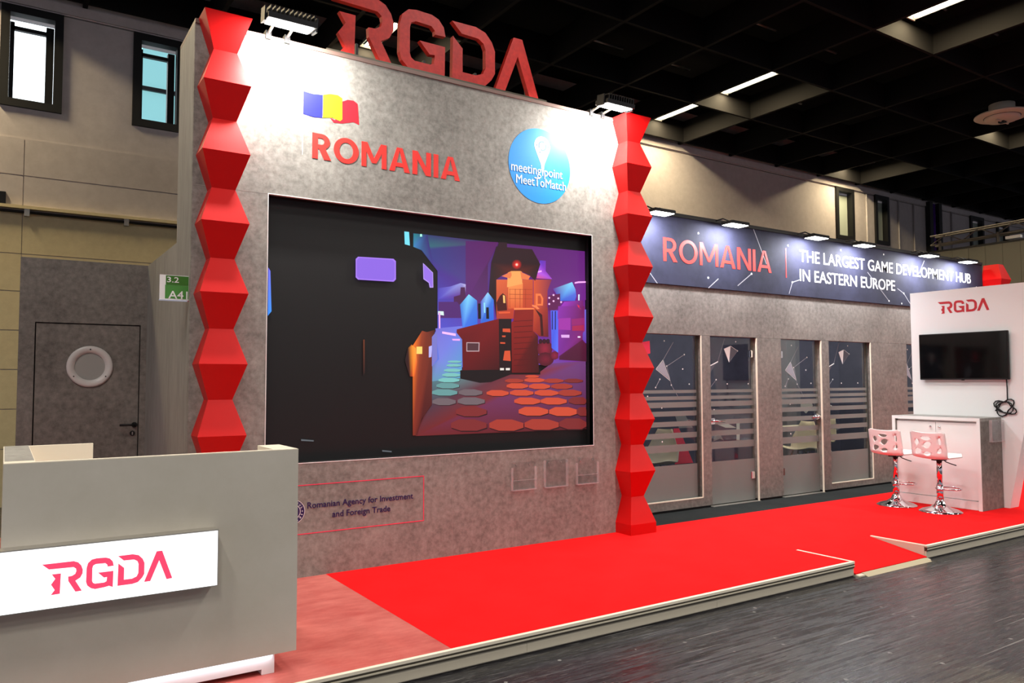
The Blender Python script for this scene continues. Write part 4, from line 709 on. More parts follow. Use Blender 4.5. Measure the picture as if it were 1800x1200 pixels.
for k, ch in enumerate('IEI\u2022LUN'):
    a = math.radians(-62+21*k); c0 = Vector((sc_[0]+.068*math.cos(a), -.0022, sc_[1]+.068*math.sin(a))); ex = Vector((math.sin(a), 0, -math.cos(a))); ez = Vector((math.cos(a), 0, math.sin(a)))
    if ch == '\u2022':
        prism('seal_dot', [(.004*math.cos(t), .004*math.sin(t)) for t in [i*math.pi/4 for i in range(8)]], PRW, ag, lambda u, v: c0+Vector((u, 0, v)), (0, -.0008, 0)); continue
    text('seal_letter', ch, (-.002 if ch == 'I' else -.006, .002 if ch == 'I' else .006, -.008, .008), PRW, ag, to=lambda u, v: c0+ex*u+ez*v, depth=.0008)
# LED screen
sc = thing('led_screen', 'huge wall screen showing a neon night city', 'screen', (2.12, .1, SB))
box('panel_body', (SL+.001, SR-.001, .1, .17, SB+.001, ST-.001), mat('led_black', (12, 10, 11), .5), sc)
bm = bmesh.new(); cl = bm.loops.layers.float_color.new('col')
for i, (pts, cols) in enumerate(ART):
    if len(cols) == 1: cols = cols*len(pts)
    vs = [bm.verts.new((min(max(u, SL+.004), SR-.004), .0985-.00004*i, v)) for u, v in pts]
    try: f = bm.faces.new(vs)
    except ValueError: continue
    for lp, c in zip(f.loops, cols): lp[cl] = (*lin(c), 1)
    f.normal_update()
    if f.normal.y > 0: f.normal_flip()
bmesh.ops.triangulate(bm, faces=bm.faces[:], ngon_method='EAR_CLIP')
IMG = bpy.data.materials.new('screen_picture'); IMG.use_nodes = True
b = IMG.node_tree.nodes['Principled BSDF']; b.inputs['Base Color'].default_value = (.008, .008, .008, 1); b.inputs['Roughness'].default_value = .4
at = N(IMG, 'ShaderNodeAttribute', attribute_name='col'); L(IMG, at.outputs['Color'], b.inputs['Emission Color']); b.inputs['Emission Strength'].default_value = 1.0
bmlink('screen_picture', bm, IMG, sc, recalc=False)['label'] = 'glowing picture of a neon street with octagonal paving'
# roof letters
def logo(parent, x0, z0, w, to, off, m, names='letter'):
    for keys in (('R', 'r'), ('G',), ('D',), ('A',)):
        bm = bmesh.new()
        for k in keys:
            a = [bm.verts.new(Vector(to(x0+u*w, z0+v*w))) for u, v in LOGO[k]]; b = [bm.verts.new(p.co+Vector(off)) for p in a]; n = len(a)
            f1 = bm.faces.new(a); f2 = bm.faces.new(b[::-1]); f1.normal_update(); f2.normal_update()
            for i in range(n): bm.faces.new((a[i], b[i], b[(i+1) % n], a[(i+1) % n]))
            bmesh.ops.triangulate(bm, faces=[f1, f2], ngon_method='EAR_CLIP')
        bmlink(names, bm, m, parent)
rs = thing('roof_sign', 'large red cut out letters standing on the tall wall', 'sign', (2.1, .04, WT))
box('base_rail', (1.03, 3.124, 0, .1, WT, WT+.02), ALUD, rs)
logo(rs, .985, 4.005, 2.055, lambda u, v: (u, .06, v), (0, -.05, 0), REDL)
for x in (1.3, 1.9, 2.4, 2.95): box('stay', (x-.01, x+.01, .06, .1, WT+.02, WT+.14), DKMET, rs)
# flood lights
def flood(x, label, sx=.31):
    t = thing('flood_light', label, 'flood light', (x, -.01, WT), 'flood lights on the tall wall')
    yc, zc = -.27, 3.985; c = Vector((x, yc, zc)); tl = math.radians(8)
    def R(u, v, w): return c+Vector((u, v*math.cos(tl)-w*math.sin(tl), v*math.sin(tl)+w*math.cos(tl)))
    def rbox(nm, b, m):
        o = box(nm, b, m)
        for q in o.data.vertices: q.co = R(*q.co)-wloc(t)
        o.parent = t; return o
    rbox('housing', (-sx/2-.02, sx/2+.02, -.09, .09, .006, .045), DKMET); rbox('lens', (-sx/2, sx/2, -.075, .075, -.002, .006), LENS)
    for k in range(11): rbox('cooling_fin', (-sx/2+k*sx/10-.004, -sx/2+k*sx/10+.004, -.085, .085, .045, .095), DKMET)
    for s in (-1, 1): rbox('end_bracket', (s*(sx/2+.03)-.006, s*(sx/2+.03)+.006, -.05, .05, -.01, .09), DKMET)
    for dx in (-.08, .06): pipe('arm', [(x+dx, -.005, WT+.012), (x+dx, -.10, WT+.02), (x+dx, -.22, WT+.035)], .011, ALU, t); box('clamp', (x+dx-.02, x+dx+.02, -.03, .03, WT-.03, WT+.03), DKMET, t)
    light('flood_beam', 'AREA', R(0, 0, -.012), R(0, .55, -1), FLOOD_W, (1, .97, .92), (sx*.95, .14), t)
    return t
flood(.655, 'white flood light on arms beside the left red pillar'); flood(3.715, 'white flood light on arms beside the right red pillar', .29)
# zigzag pillars
def pillar(x0, y0, top, label, start=.1, k1=8, wx=.32, wy=.23, waist_top=False, w=.08):
    t = thing('zigzag_pillar', label, 'pillar', (x0+wx/2, y0+wy/2, 0), 'red zigzag pillars of the stand')
    def ring(z, d): return [(x0+d, y0+d, z), (x0+wx-d, y0+d, z), (x0+wx-d, y0+wy-.0, z), (x0+d, y0+wy-.0, z)]
    P = .4875; zs = [(0.003, 0), (start, 0)]
    for k in range(k1): zs += [(start+P*(k+.5), w), (start+P*(k+1), 0)]
    if waist_top: zs += [(start+P*(k1+.5), w)]
    segs = [zs[0:3]]; i = 2
    while i < len(zs)-1: segs.append(zs[i:i+3]); i += 2
    for s in segs:
        bm = bmesh.new(); R_ = [[bm.verts.new(p) for p in ring(*q)] for q in s]
        for A, B in zip(R_, R_[1:]):
            for k in range(4): bm.faces.new((A[k], A[(k+1) % 4], B[(k+1) % 4], B[k]))
        bm.faces.new(R_[0][::-1]); bm.faces.new(R_[-1]); bmlink('segment', bm, REDP, t)
    return t
pillar(.09, -.215, 4, 'red faceted zigzag pillar at the left edge of the screen wall behind the desk')
pillar(3.905, -.215, 4, 'red faceted zigzag pillar at the right edge of the screen wall standing on the carpet')
pillar(12.06, .2, 3.3, 'top of a red zigzag pillar at the far end of the dark banner', k1=6, waist_top=True, wy=.3)
# brochure holders
def holder(to, n, label, group, flat=False):
    t = thing('brochure_holder', label, 'brochure holder', to(0, 0, 0), group)
    def hb(nm, b, m):
        o = box(nm, b, m)
        for q in o.data.vertices: q.co = Vector(to(*q.co))
        for q in o.data.vertices: q.co -= wloc(t)
        o.parent = t; bm = bmesh.new(); bm.from_mesh(o.data); bmesh.ops.recalc_face_normals(bm, faces=bm.faces); bm.to_mesh(o.data); bm.free(); return o
    hb('back_plate', (-.125, .125, .001, .004, 0, .245), ACRYL); hb('ledge', (-.125, .125, .004, .036, 0, .008), ACRYE)
    if not flat: hb('front_plate', (-.125, .125, .034, .037, .008, .09), ACRYL); hb('front_lip', (-.125, .125, .034, .038, .088, .091), ACRYE)
    else: hb('front_plate', (-.125, .125, .034, .037, .008, .245), ACRYL)
    for s in (-1, 1): hb('side_plate', (s*.125-.0015, s*.125+.0015, .004, .036, .008, .245 if flat else .2), ACRYE)
    for s in (-.07, .07): hb('screw', (s-.005, s+.005, .003, .006, .215, .225), ALU)
    return t
for x, l, f in ((2.842, 'clear acrylic brochure holder under the screen, leftmost of three', False), (3.19, 'clear acrylic brochure holder under the screen, middle of three, with taller front', True), (3.553, 'clear acrylic brochure holder under the screen nearest the red pillar', False)):
    holder(lambda u, v, w: (x+u, -v, .487+w), 0, l, 'acrylic brochure holders', f)
# ================================================================ left: side wall, door wall, number sign
sw = tag(box('wall_side', (WX0+.01, WX0+.05, .551, 2.0, .002, 2.5), CONC_S), kind='structure')
wd = tag(boxes('wall_left', [(-.90, -.785, 2.0, 2.05, .002, 2.5), (.03, .13, 2.0, 2.05, .002, 2.5), (-.785, .03, 2.0, 2.05, 1.955, 2.5)], CONC_D), kind='structure')
d1 = tag(bpy.data.objects.new('door_1', None), kind='structure'); COL.objects.link(d1); d1.location = (-.38, 2.0, 0)
box('gap_backing', (-.80, .05, 2.051, 2.06, .004, 1.98), BLACK, d1); box('door_leaf', (-.775, .022, 2.012, 2.045, .006, 1.946), CONC_D, d1)  # black sheet added behind the leaf to keep the gap round it dark
lathe('porthole_ring', [(.118, 0), (.118, -.012), (.165, -.018), (.18, -.012), (.18, 0)], mat('white_ring', (214, 208, 204), .35), (-.367, 2.012, 1.579), d1, 40, 'Y')
lathe('porthole_glass', [(.12, .0), (.12, -.004)], mat('frosted_glass', (160, 158, 152), .3), (-.367, 2.012, 1.579), d1, 40, 'Y')
for a in (90, 215, 325): lathe('screw', [(.006, 0), (.006, -.003)], DKMET, (-.367+.15*math.cos(math.radians(a)), 1.996, 1.579+.15*math.sin(math.radians(a))), d1, 8, 'Y')
lathe('handle_rose', [(.024, 0), (.024, -.01)], BLACK, (-.005, 2.012, 1.06), d1, 18, 'Y'); pipe('door_handle', [(-.005, 2.0, 1.06), (-.005, 1.955, 1.06), (-.04, 1.95, 1.062), (-.13, 1.95, 1.062)], .010, BLACK, d1)
lathe('keyhole_rose', [(.022, 0), (.022, -.008)], BLACK, (-.02, 2.012, .985), d1, 18, 'Y'); box('lock_cylinder', (-.025, -.015, 2.0, 2.006, .972, .998), CHROME, d1)
ns = thing('stand_number_sign', 'small green and white stand number sign on the side wall', 'sign', (.065, .03, 2.0))
box('white_plate', (-.122, .065, .03, .034, 2.004, 2.176), PRW, ns); box('upper_green', (-.083, .063, .0285, .0305, 2.108, 2.172), mat('dark_green', (50, 112, 16), .5), ns); box('lower_green', (-.087, .063, .0285, .0305, 2.014, 2.107), mat('mid_green', (70, 142, 56), .5), ns)
text('sign_lettering', '3.2', (-.076, .0, 2.125, 2.163), PRW, ns, y=.0282, bold=.01, depth=.001); text('sign_lettering', 'A41', (-.066, .058, 2.014, 2.068), PRW, ns, y=.0282, bold=.01, depth=.001)
box('holder_rail', (-.126, .067, .026, .036, 1.997, 2.005), CHROME, ns)
# ================================================================ reception desk
DY = -1.79; DX0, DX1, DT = -.987, .262, 1.102
dk = thing('reception_desk', 'large cream grey reception desk with a glowing sign', 'desk', (-.36, -1.3, 0))
box('front_panel', (DX0, DX1, DY, DY+.035, .102, DT-.004), DESK, dk); box('front_cap', (DX0, DX1, DY, DY+.038, DT-.004, DT), WHITE2, dk)
box('side_wing', (DX0, DX0+.115, DY+.038, -.745, .102, DT), WHITE2, dk); box('side_wing', (DX1-.115, DX1, DY+.038, -1.46, .102, DT), WHITE2, dk)
box('back_return', (DX0+.115, -.57, -.79, -.755, .102, DT), WHITE2, dk); box('worktop', (DX0+.116, DX1-.117, DY+.04, -1.2, .72, .75), WHITE, dk)
box('counter_inlay', (DX0+.004, DX0+.112, DY+.1, -.76, DT, DT+.002), CONC_S, dk)
boxes('plinth', [(DX0+.06, .162, DY+.03, -.8, .03, .1), (.10, .162, DY+.03, -.8, .003, .03), (DX0+.06, -.9, DY+.03, -.8, .003, .03)], WHITE, dk)
box('led_strip', (DX0+.08, .15, DY+.012, DY+.028, .094, .1), LEDW, dk); light('plinth_glow', 'AREA', (-.4, DY+.02, .09), (-.4, DY+.0, 0), .45, (.9, .9, 1), (1.1, .012), dk)
lb = bpy.data.objects.new('lightbox', None); COL.objects.link(lb); lb.parent = dk; lb['label'] = 'glowing white sign box with pink red letters'
box('lightbox_body', (-1.06, -.137, DY-.079, DY-.0005, .494, .753), ALU, lb); box('lightbox_face', (-1.056, -.141, DY-.082, DY-.079, .498, .748), LBOX, lb)
logo(lb, -.842, .5556, .506, lambda u, v: (u, DY-.0822, v), (0, -.002, 0), mat('backlit_red', (255, 60, 95), .5, emit=(255, 62, 96), es=.9))
# ================================================================ meeting room front
F = .5
mf = thing('meeting_room_front', 'brownish concrete look front of the meeting rooms under the dark banner', 'exhibition wall', (8, F, 0))
wins = [(4.55, 5.64, .122), (8.015, 8.955, .1), (9.84, 10.75, .1)]; drs = [(5.785, 6.60), (7.045, 7.86)]
ops = [(4.55, 5.64), (5.785, 6.60), (7.045, 7.86), (8.015, 8.955), (9.84, 10.75)]
HT = 1.953; px = 4.15
for (a, b) in ops+[(12.0, 12.0)]:
    box('pillar_panel', (px, a, F, F+.1, .028, HT), CONC_D, mf); px = b
for (a, b) in ((4.15, 6.914), (6.914, 9.39), (9.39, 12.0)): box('lintel_panel', (a+.001, b-.001, F, F+.1, HT+.002, 2.5), CONC_D, mf)
for (a, b, z) in wins: box('sill_panel', (a, b, F, F+.1, .028, z), CONC_D, mf)
for (a, b) in ((4.15, 5.78), (6.61, 7.04), (7.87, 12.0)): box('black_base', (a, b, F+.02, F+.09, .003, .028), BLACK, mf)
bn = thing('header_banner', 'long dark navy banner with red and white lettering above the meeting rooms', 'banner', (8, F-.02, 2.5))
box('banner_board', (4.15, 12.05, F-.02, F+.1, 2.502, 3.27), NAVY, bn); box('top_edge', (4.15, 12.05, F-.03, F+.1, 3.27, 3.31), BLACK, bn)
by = F-.0205
tag(capitals('country_name', 'ROMANIA', (5.045, 6.87, 2.757, 3.02), by, .15, REDT, bn), 'red capital letters on the navy banner')
box('divider', (7.145, 7.16, by-.002, by, 2.72, 3.09), REDT, bn)
text('slogan_word', 'THE LARGEST GAME DEVELOPMENT HUB', (7.42, 11.68, 2.945, 3.10), PRW, bn, y=by, bold=.005, words=.13); text('slogan_word', 'IN EASTERN EUROPE', (7.42, 9.56, 2.698, 2.85), PRW, bn, y=by, bold=.005, words=.13)
for (x0, z0, x1, z1) in ((6.55, 3.27, 6.78, 2.86), (5.75, 2.5, 5.92, 2.62), (6.25, 2.56, 6.5, 2.72), (7.2, 2.52, 7.27, 2.67), (7.27, 2.67, 7.45, 2.72), (9.62, 2.74, 9.78, 2.68), (9.78, 2.68, 9.98, 2.5), (8.9, 2.92, 9.4, 2.55), (4.75, 2.7, 4.95, 2.5), (10.2, 3.0, 10.35, 3.2)):
    d = Vector((x1-x0, 0, z1-z0)).normalized(); nn = Vector((-d.z, 0, d.x))*.005
    prism('thin_line', [(-1, 0), (1, 0), (1, 1), (-1, 1)], PRG, bn, lambda u, v: Vector((x0, by, z0))*(1-v)+Vector((x1, by, z1))*v+nn*u, (0, -.001, 0))
for (x, z) in ((5.6, 3.12), (6.5, 2.72), (5.75, 2.62), (7.27, 2.67), (7.2, 3.13), (9.78, 2.68), (9.4, 2.55), (10.9, 2.75), (11.85, 2.9), (8.3, 3.17), (9.72, 2.53), (9.3, 3.2)):
    prism('dot', [(x+.013*math.cos(k*math.pi/4), z+.013*math.sin(k*math.pi/4)) for k in range(8)], PRW, bn, lambda u, v: (u, by, v), (0, -.0015, 0))
def spot(x, label):
    t = thing('banner_spotlight', label, 'spotlight', (x, F-.02, 3.3), 'spotlights along the dark banner')
    yc, zc = .25, 3.205
    box('housing', (x-.15, x+.15, yc-.085, yc+.085, zc+.006, zc+.04), DKMET, t, .006); box('lens', (x-.135, x+.135, yc-.072, yc+.072, zc, zc+.006), LENS, t)
    for s in (-.09, .09): pipe('arm', [(x+s, yc, zc+.04), (x+s, yc+.1, zc+.09), (x+s, F-.045, 3.29)], .009, BLACK, t, 6)
    light('spot_beam', 'AREA', (x, yc, zc-.008), (x, yc+.45, zc-1), SPOT_W, (.93, .95, 1), (.26, .14), t)
for x, l in zip((4.784, 5.959, 7.457, 8.471, 10.056, 11.144), ('spotlight on the banner partly behind the red pillar', 'spotlight above the red banner word', 'spotlight above the first white word of the slogan', 'spotlight above the middle of the slogan', 'second spotlight from the far end of the banner', 'spotlight at the far end of the banner by the red pillar top')): spot(x, l)
# glass
STR = [(1.30, 1.335), (1.225, 1.265), (1.14, 1.20), (1.045, 1.10), (.93, .985), (.80, .86), (.65, .73)]
def glasspart(t, a, b, z0, z1, y, off):
    box('glass_pane', (a, b, y, y+.008, z0, z1), GLASS, t)
    for s in STR: box('frosted_stripe', (a, b, y-.0015, y-.0005, *s), FROST, t)
    box('frosted_field', (a, b, y-.0015, y-.0005, z0+.002, .505 if True else 0), FROST, t)
    yy = y-.0005; to = lambda u, v: (u+off[0], yy, v)
    ok = lambda pts: all(a+.004 < u+off[0] < b-.004 for u, v in pts)
    def line(x0, z0_, x1, z1_, w=.003, m=PRG):
        x0 += off[0]; x1 += off[0]
        if not (a < x0 < b and a < x1 < b): return
        d = Vector((x1-x0, 0, z1_-z0_)).normalized(); nn = Vector((-d.z, 0, d.x))*w
        prism('printed_line', [(-1, 0), (1, 0), (1, 1), (-1, 1)], m, t, lambda u, v: Vector((x0, yy, z0_))*(1-v)+Vector((x1, yy, z1_))*v+nn*u, (0, -.001, 0))
    def dot(x, z, r=.009):
        x += off[0]
        if a+.01 < x < b-.01: prism('printed_dot', [(x+r*math.cos(k*math.pi/4), z+r*math.sin(k*math.pi/4)) for k in range(8)], PRW, t, lambda u, v: (u, yy, v), (0, -.001, 0))
    if off[1] == 0:
        prism('printed_kite', [(5.097, 1.667), (4.991, 1.566), (5.203, 1.44)], PRG, t, to, (0, -.001, 0))
        line(5.097, 1.667, 4.991, 1.566, .004, PRW); line(4.991, 1.566, 5.203, 1.44, .004, PRW); line(5.203, 1.44, 5.097, 1.667, .003, PRW)
        line(5.097, 1.667, 5.258, 1.868, .002); line(5.154, 1.6, 5.428, 1.733, .002); line(5.154, 1.6, 5.22, 1.39, .002); line(5.22, 1.39, 5.346, 1.228, .002); line(5.046, 1.456, 4.981, 1.365)
        for q in ((5.154, 1.6), (5.428, 1.733), (5.22, 1.39), (5.046, 1.456), (4.981, 1.365), (5.5, 1.4), (5.4, 1.57), (5.07, 1.14), (5.12, 1.88), (5.07, .77), (4.86, 1.27)): dot(*q)
        if off[0] == 0: prism('printed_red_kite', [(4.785, 1.859), (4.9, 1.874), (4.908, 1.739), (4.844, 1.723)], REDLT, t, to, (0, -.001, 0))
    else:
        prism('printed_kite', [(6.198, 1.847), (6.083, 1.811), (6.167, 1.653)], PRW, t, to, (0, -.001, 0)); prism('printed_kite_shade', [(6.198, 1.847), (6.167, 1.653), (min(6.319, b-off[0]-.006), 1.791)], PRD, t, to, (0, -.001, 0))
        line(6.198, 1.847, 6.319, 1.791, .003, PRW); line(6.319, 1.791, 6.167, 1.653, .002)
        q = [(5.826, 1.60), (5.935, 1.637), (5.826, 1.5)]
        prism('printed_shard', q, PRD, t, to, (0, -.001, 0)); line(5.825, 1.601, 5.979, 1.66, .006, PRW); line(5.975, 1.665, 6.10, 1.94, .002); line(5.942, 1.449, 5.844, 1.36, .002)
        for q in ((5.942, 1.449), (6.13, 1.40), (6.29, 1.90), (6.319, 1.791), (6.5, 1.40), (5.9, 1.1)): dot(*q)
for i, ((a, b, z), off) in enumerate(zip(wins, ((0, 0), (2.21+.02, 1), (4.85, 0)))):
    w = tag(bpy.data.objects.new('window_%d' % (i+7), None), kind='structure'); COL.objects.link(w); w.location = ((a+b)/2, F, z)
    glasspart(w, a+.001, b-.001, z+.001, HT-.001, F+.06, off)
    boxes('window_bead', [(a, b, F-.002, F+.012, z-.004, z+.008), (b-.008, b+.004, F-.002, F+.012, z, HT)], WHITE2, w); box('jamb_profile', (b-.03, b-.009, F+.045, F+.056, z+.01, HT-.002), mat('jamb_grey', (70, 70, 66), .5), w)
for i, ((a, b), off, hs, l) in enumerate(zip(drs, ((0, 1), (2.23-.02, 0)), (1, -1), ('frosted striped glass door between the first window and the wide pillar', 'frosted striped glass door left of the second window'))):
    t = thing('glass_door', l, 'door', ((a+b)/2, F+.06, .01), 'glass doors of the meeting rooms')
    glasspart(t, a+.012, b-.012, .014, HT-.012, F+.06, off)
    hx = b-.05 if hs > 0 else a+.05; lx = a+.05 if hs > 0 else b-.06
    for z in (.31, 1.76): box('hinge', (hx-.038, hx+.038, F+.04, F+.085, z-.042, z+.042), CHROME, t, .004)
    box('lock_case', (lx-.06, lx+.06, F+.035, F+.085, .935, 1.005), CHROME, t, .008); pipe('door_handle', [(lx, F+.045, .975), (lx, F+.0, .975), (lx+hs*.03, F-.005, .975), (lx+hs*.17, F-.005, .967)], .014, CHROME, t)
    boxes('seal_strip', [(b-.010, b-.001, F-.002, F+.02, .004, HT-.002)], WHITE2, t); box('threshold', (a, b, F-.02, F+.05, .003, .008), ALU, t)
# interior of the meeting rooms
ib = tag(bpy.data.objects.new('wall_inner', None), kind='structure'); COL.objects.link(ib); ib.location = (8, 3, 0)
box('wallpaper', (4.2, 12.0, 3.0, 3.05, .002, 2.5), NAVYIN, ib); box('grey_panel', (9.95, 10.78, 2.98, 3.0, .003, 2.49), mat('slate_panel', (116, 120, 132), .6), ib)
for p, m in (([(7.68, .70), (7.80, .70), (8.1, .15), (7.70, .15)], REDLT), ([(7.7, .95), (7.9, .95), (8.1, .70), (7.8, .70)], PRG), ([(8.6, .75), (8.85, .76), (9.12, .66), (8.86, .67)], PRW), ([(9.12, .76), (9.2, .76), (9.19, .455), (9.115, .458)], PRW), ([(8.56, .46), (8.60, .565), (8.73, .56), (8.81, .465), (8.72, .50)], PRG), ([(11.3, .95), (11.5, .8), (11.75, .95), (11.6, 1.02)], PRW), ([(10.7, 1.0), (10.95, .85), (11.15, .98), (11.1, 1.08)], PRW), ([(11.55, .62), (11.8, .68), (11.95, .55), (11.8, .5)], PRG), ([(11.3, .6), (11.38, .78), (11.5, .6)], PRG)):
    prism('printed_shard', p, m, ib, lambda u, v: (u, 2.998, v), (0, -.002, 0))
tag(boxes('wall_room_ends', [(11.95, 12.0, .61, 2.998, .002, 2.5), (4.19, 4.22, .61, 2.998, .002, 2.5)], NAVYIN), kind='structure')
def shell_chair(x, y, rz, label):
    t = thing('shell_chair', label, 'chair', (x, y, 0), 'cream shell chairs in the meeting rooms')
    SH = mat('cream_shell', (226, 220, 208), .4)
    bm = bmesh.new(); n = 10; prof = []
    for i in range(13):
        s = i/12
        if s < .5: q = s/.5; prof.append((.22-.40*q, .44+.02*math.cos(q*3)-.02))
        else: q = (s-.5)/.5; prof.append((-.18-.10*q**1.3, .425+.40*q))
    grid = []
    for i, (u, z) in enumerate(prof):
        w = .22 if i < 9 else .22-.03*(i-8); row = []
        for k in range(n+1):
            v = -1+2*k/n; row.append(bm.verts.new((x+u+.05*v*v*(1 if i >= 6 else 0), y+w*v, z+.04*v*v*(1 if i < 7 else .3))))
        grid.append(row)
    for A, B in zip(grid, grid[1:]):
        for k in range(n): bm.faces.new((A[k], A[k+1], B[k+1], B[k]))
    o = bmlink('seat_shell', bm, SH, t, True); md = o.modifiers.new('s', 'SOLIDIFY'); md.thickness = .012
    for sx in (-1, 1):
        for sy in (-1, 1): pipe('leg', [(x+.08*sx, y+.08*sy, .42), (x+.2*sx, y+.2*sy, .003)], .012, CHROME, t, 6)
    t.rotation_euler.z = rz; return t
shell_chair(5.75, 1.35, math.radians(200), 'cream shell chair behind the first window nearest the red pillar'); shell_chair(5.3, 2.6, math.radians(-90), 'cream shell chair at the far side of the first meeting table')
shell_chair(8.75, 1.5, math.radians(190), 'cream shell chair behind the second glass door'); shell_chair(10.2, 2.2, math.radians(160), 'cream shell chair at the back of the second meeting room')
def table(x, y, label):
    t = thing('meeting_table', label, 'table', (x, y, 0), 'white meeting tables')
    box('table_top', (x-.35, x+.35, y-.35, y+.35, .70, .725), WHITE, t, .004); pipe('column', [(x, y, .02), (x, y, .70)], .03, CHROME, t, 10); lathe('foot', [(.25, 0.003), (.25, .012), (.04, .03)], CHROME, (x, y, 0), t)
table(5.35, 1.85, 'white square meeting table behind the first window'); table(9.4, 1.9, 'white square meeting table in the second meeting room')
dl = thing('down_light', 'small lit round downlight inside the first meeting room', 'lamp', (6.4, 1.9, 2.3)); lathe('ring', [(.07, 0), (.07, .02)], WHITE, (6.4, 1.9, 2.3), dl); lathe('lens', [(.05, -.003), (.05, .0)], LENS, (6.4, 1.9, 2.3), dl); pipe('stem', [(6.4, 1.9, 2.32), (6.4, 1.9, 2.48)], .008, DKMET, dl); pipe('cross_rail', [(6.4, .6, 2.48), (6.4, 3.0, 2.48)], .012, DKMET, dl)
# ================================================================ TV wall, cabinet, stools
TX = 8.45
tw = thing('tv_wall', 'white freestanding wall with slanted end carrying the television', 'exhibition wall', (TX+.1, -1, 0))
prism('wall_body', [(-.36, .003), (-1.43, .003), (-1.935, 2.517), (-.36, 2.517)], WHITE, tw, lambda u, v: (TX, u, v), (.2, 0, 0))
rl = bpy.data.objects.new('wall_logo', None); COL.objects.link(rl); rl.parent = tw; rl['label'] = 'red logo letters on the white wall'
logo(rl, 0, 0, .585, lambda u, v: (TX-.0005, -.70-u, 2.238+v*.95), (-.003, 0, 0), mat('red_logo_print', (196, 34, 44), .5))
tv = thing('television', 'black flat television on the white wall above the cabinet', 'television', (8.4, -.99, 1.44))
box('casing', (8.385, 8.42, -1.495, -.49, 1.44, 1.992), BLACK, tv, .004); box('screen', (8.382, 8.3855, -1.485, -.50, 1.458, 1.982), BLACKG, tv); box('wall_mount', (8.42, TX, -1.2, -.8, 1.6, 1.85), DKMET, tv); box('sensor', (8.385, 8.4, -1.01, -.98, 1.432, 1.44), BLACK, tv)
cb = [(8.425, -1.45, 1.44), (8.43, -1.452, 1.35), (8.432, -1.45, 1.22)]
for i in range(64):
    a = math.pi/2+i*2*math.pi*3.3/63; r = .085+.02*math.sin(i*.9)+.012*math.sin(i*.31); cb.append((8.432-.006*math.sin(i*.5), -1.43+.025*math.sin(i*.11)-r*1.05*math.cos(a), 1.13+r*.85*math.sin(a)-.02*math.cos(i*.1)))
tag(pipe('power_cable', cb, .007, BLACK, None, 6), 'coiled black cable hanging below the television', 'cable')
kx0, kx1, ky0, ky1, kt = 7.955, 8.44, -1.372, -.372, 1.015
kc = thing('bar_cabinet', 'white two door cabinet with concrete look sides behind the stools', 'cabinet', (8.2, -.87, 0))
box('side_panel', (kx0+.012, kx1, ky0, ky0+.035, .004, kt-.035), CONC_D, kc); box('side_panel', (kx0+.012, kx1, ky1-.035, ky1, .004, kt-.035), CONC_D, kc); box('top_panel', (kx0+.012, kx1, ky0, ky1, kt-.035, kt), CONC_S, kc)
boxes('front_edging', [(kx0, kx0+.012, ky0, ky0+.035, .004, kt), (kx0, kx0+.012, ky1-.035, ky1, .004, kt), (kx0, kx0+.012, ky0+.035, ky1-.035, kt-.035, kt)], WHITE, kc)
box('body', (kx0+.06, kx1, ky0+.036, ky1-.036, .01, kt-.036), WHITE, kc); box('plinth', (kx0+.03, kx0+.06, ky0+.036, ky1-.036, .006, .10), WHITE, kc)
mid = (ky0+ky1)/2
for s, (a, b) in ((1, (ky0+.038, mid-.002)), (-1, (mid+.002, ky1-.038))):
    d = box('cabinet_door', (kx0+.038, kx0+.058, a, b, .108, kt-.06), WHITE, kc); ky = mid-.05*s
    lathe('knob', [(.006, 0), (.006, -.012), (.013, -.018), (.012, -.026), (.004, -.028)], CHROME, (kx0+.038, ky, .90), d, 14, 'X')
holder(lambda u, v, w: (8.29+u*1.1, ky0-.0005-v, .747+w), 0, 'clear acrylic brochure holder on the side of the cabinet', 'acrylic brochure holders', True)
# bar stools
def sheet(outer, holes):
    c = bpy.data.curves.new('sheet', 'CURVE'); c.dimensions = '2D'; c.fill_mode = 'BOTH'
    for pts in [outer]+holes:
        s = c.splines.new('POLY'); s.points.add(len(pts)-1); s.use_cyclic_u = True
        for q, (u, v) in zip(s.points, pts): q.co = (u, v, 0, 1)
    o = bpy.data.objects.new('sheet', c); COL.objects.link(o); bpy.context.view_layer.update()
    me = bpy.data.meshes.new_from_object(o.evaluated_get(bpy.context.evaluated_depsgraph_get())); bpy.data.objects.remove(o); bpy.data.curves.remove(c)
    bm = bmesh.new(); bm.from_mesh(me); bpy.data.meshes.remove(me); bmesh.ops.remove_doubles(bm, verts=bm.verts, dist=1e-5)
    for k in range(-5, 6): bmesh.ops.bisect_plane(bm, geom=bm.verts[:]+bm.edges[:]+bm.faces[:], plane_co=(k*.034, 0, 0), plane_no=(1, 0, 0))
    for k in range(0, 8): bmesh.ops.bisect_plane(bm, geom=bm.verts[:]+bm.edges[:]+bm.faces[:], plane_co=(0, .03+k*.04, 0), plane_no=(0, 1, 0))
    return bm
def smoothloop(pts, it=2):
    for _ in range(it):
        q = []
        for i in range(len(pts)):
            a, b = Vector(pts[i]), Vector(pts[(i+1) % len(pts)]); q += [tuple(a*.75+b*.25), tuple(a*.25+b*.75)]
        pts = q
    return pts
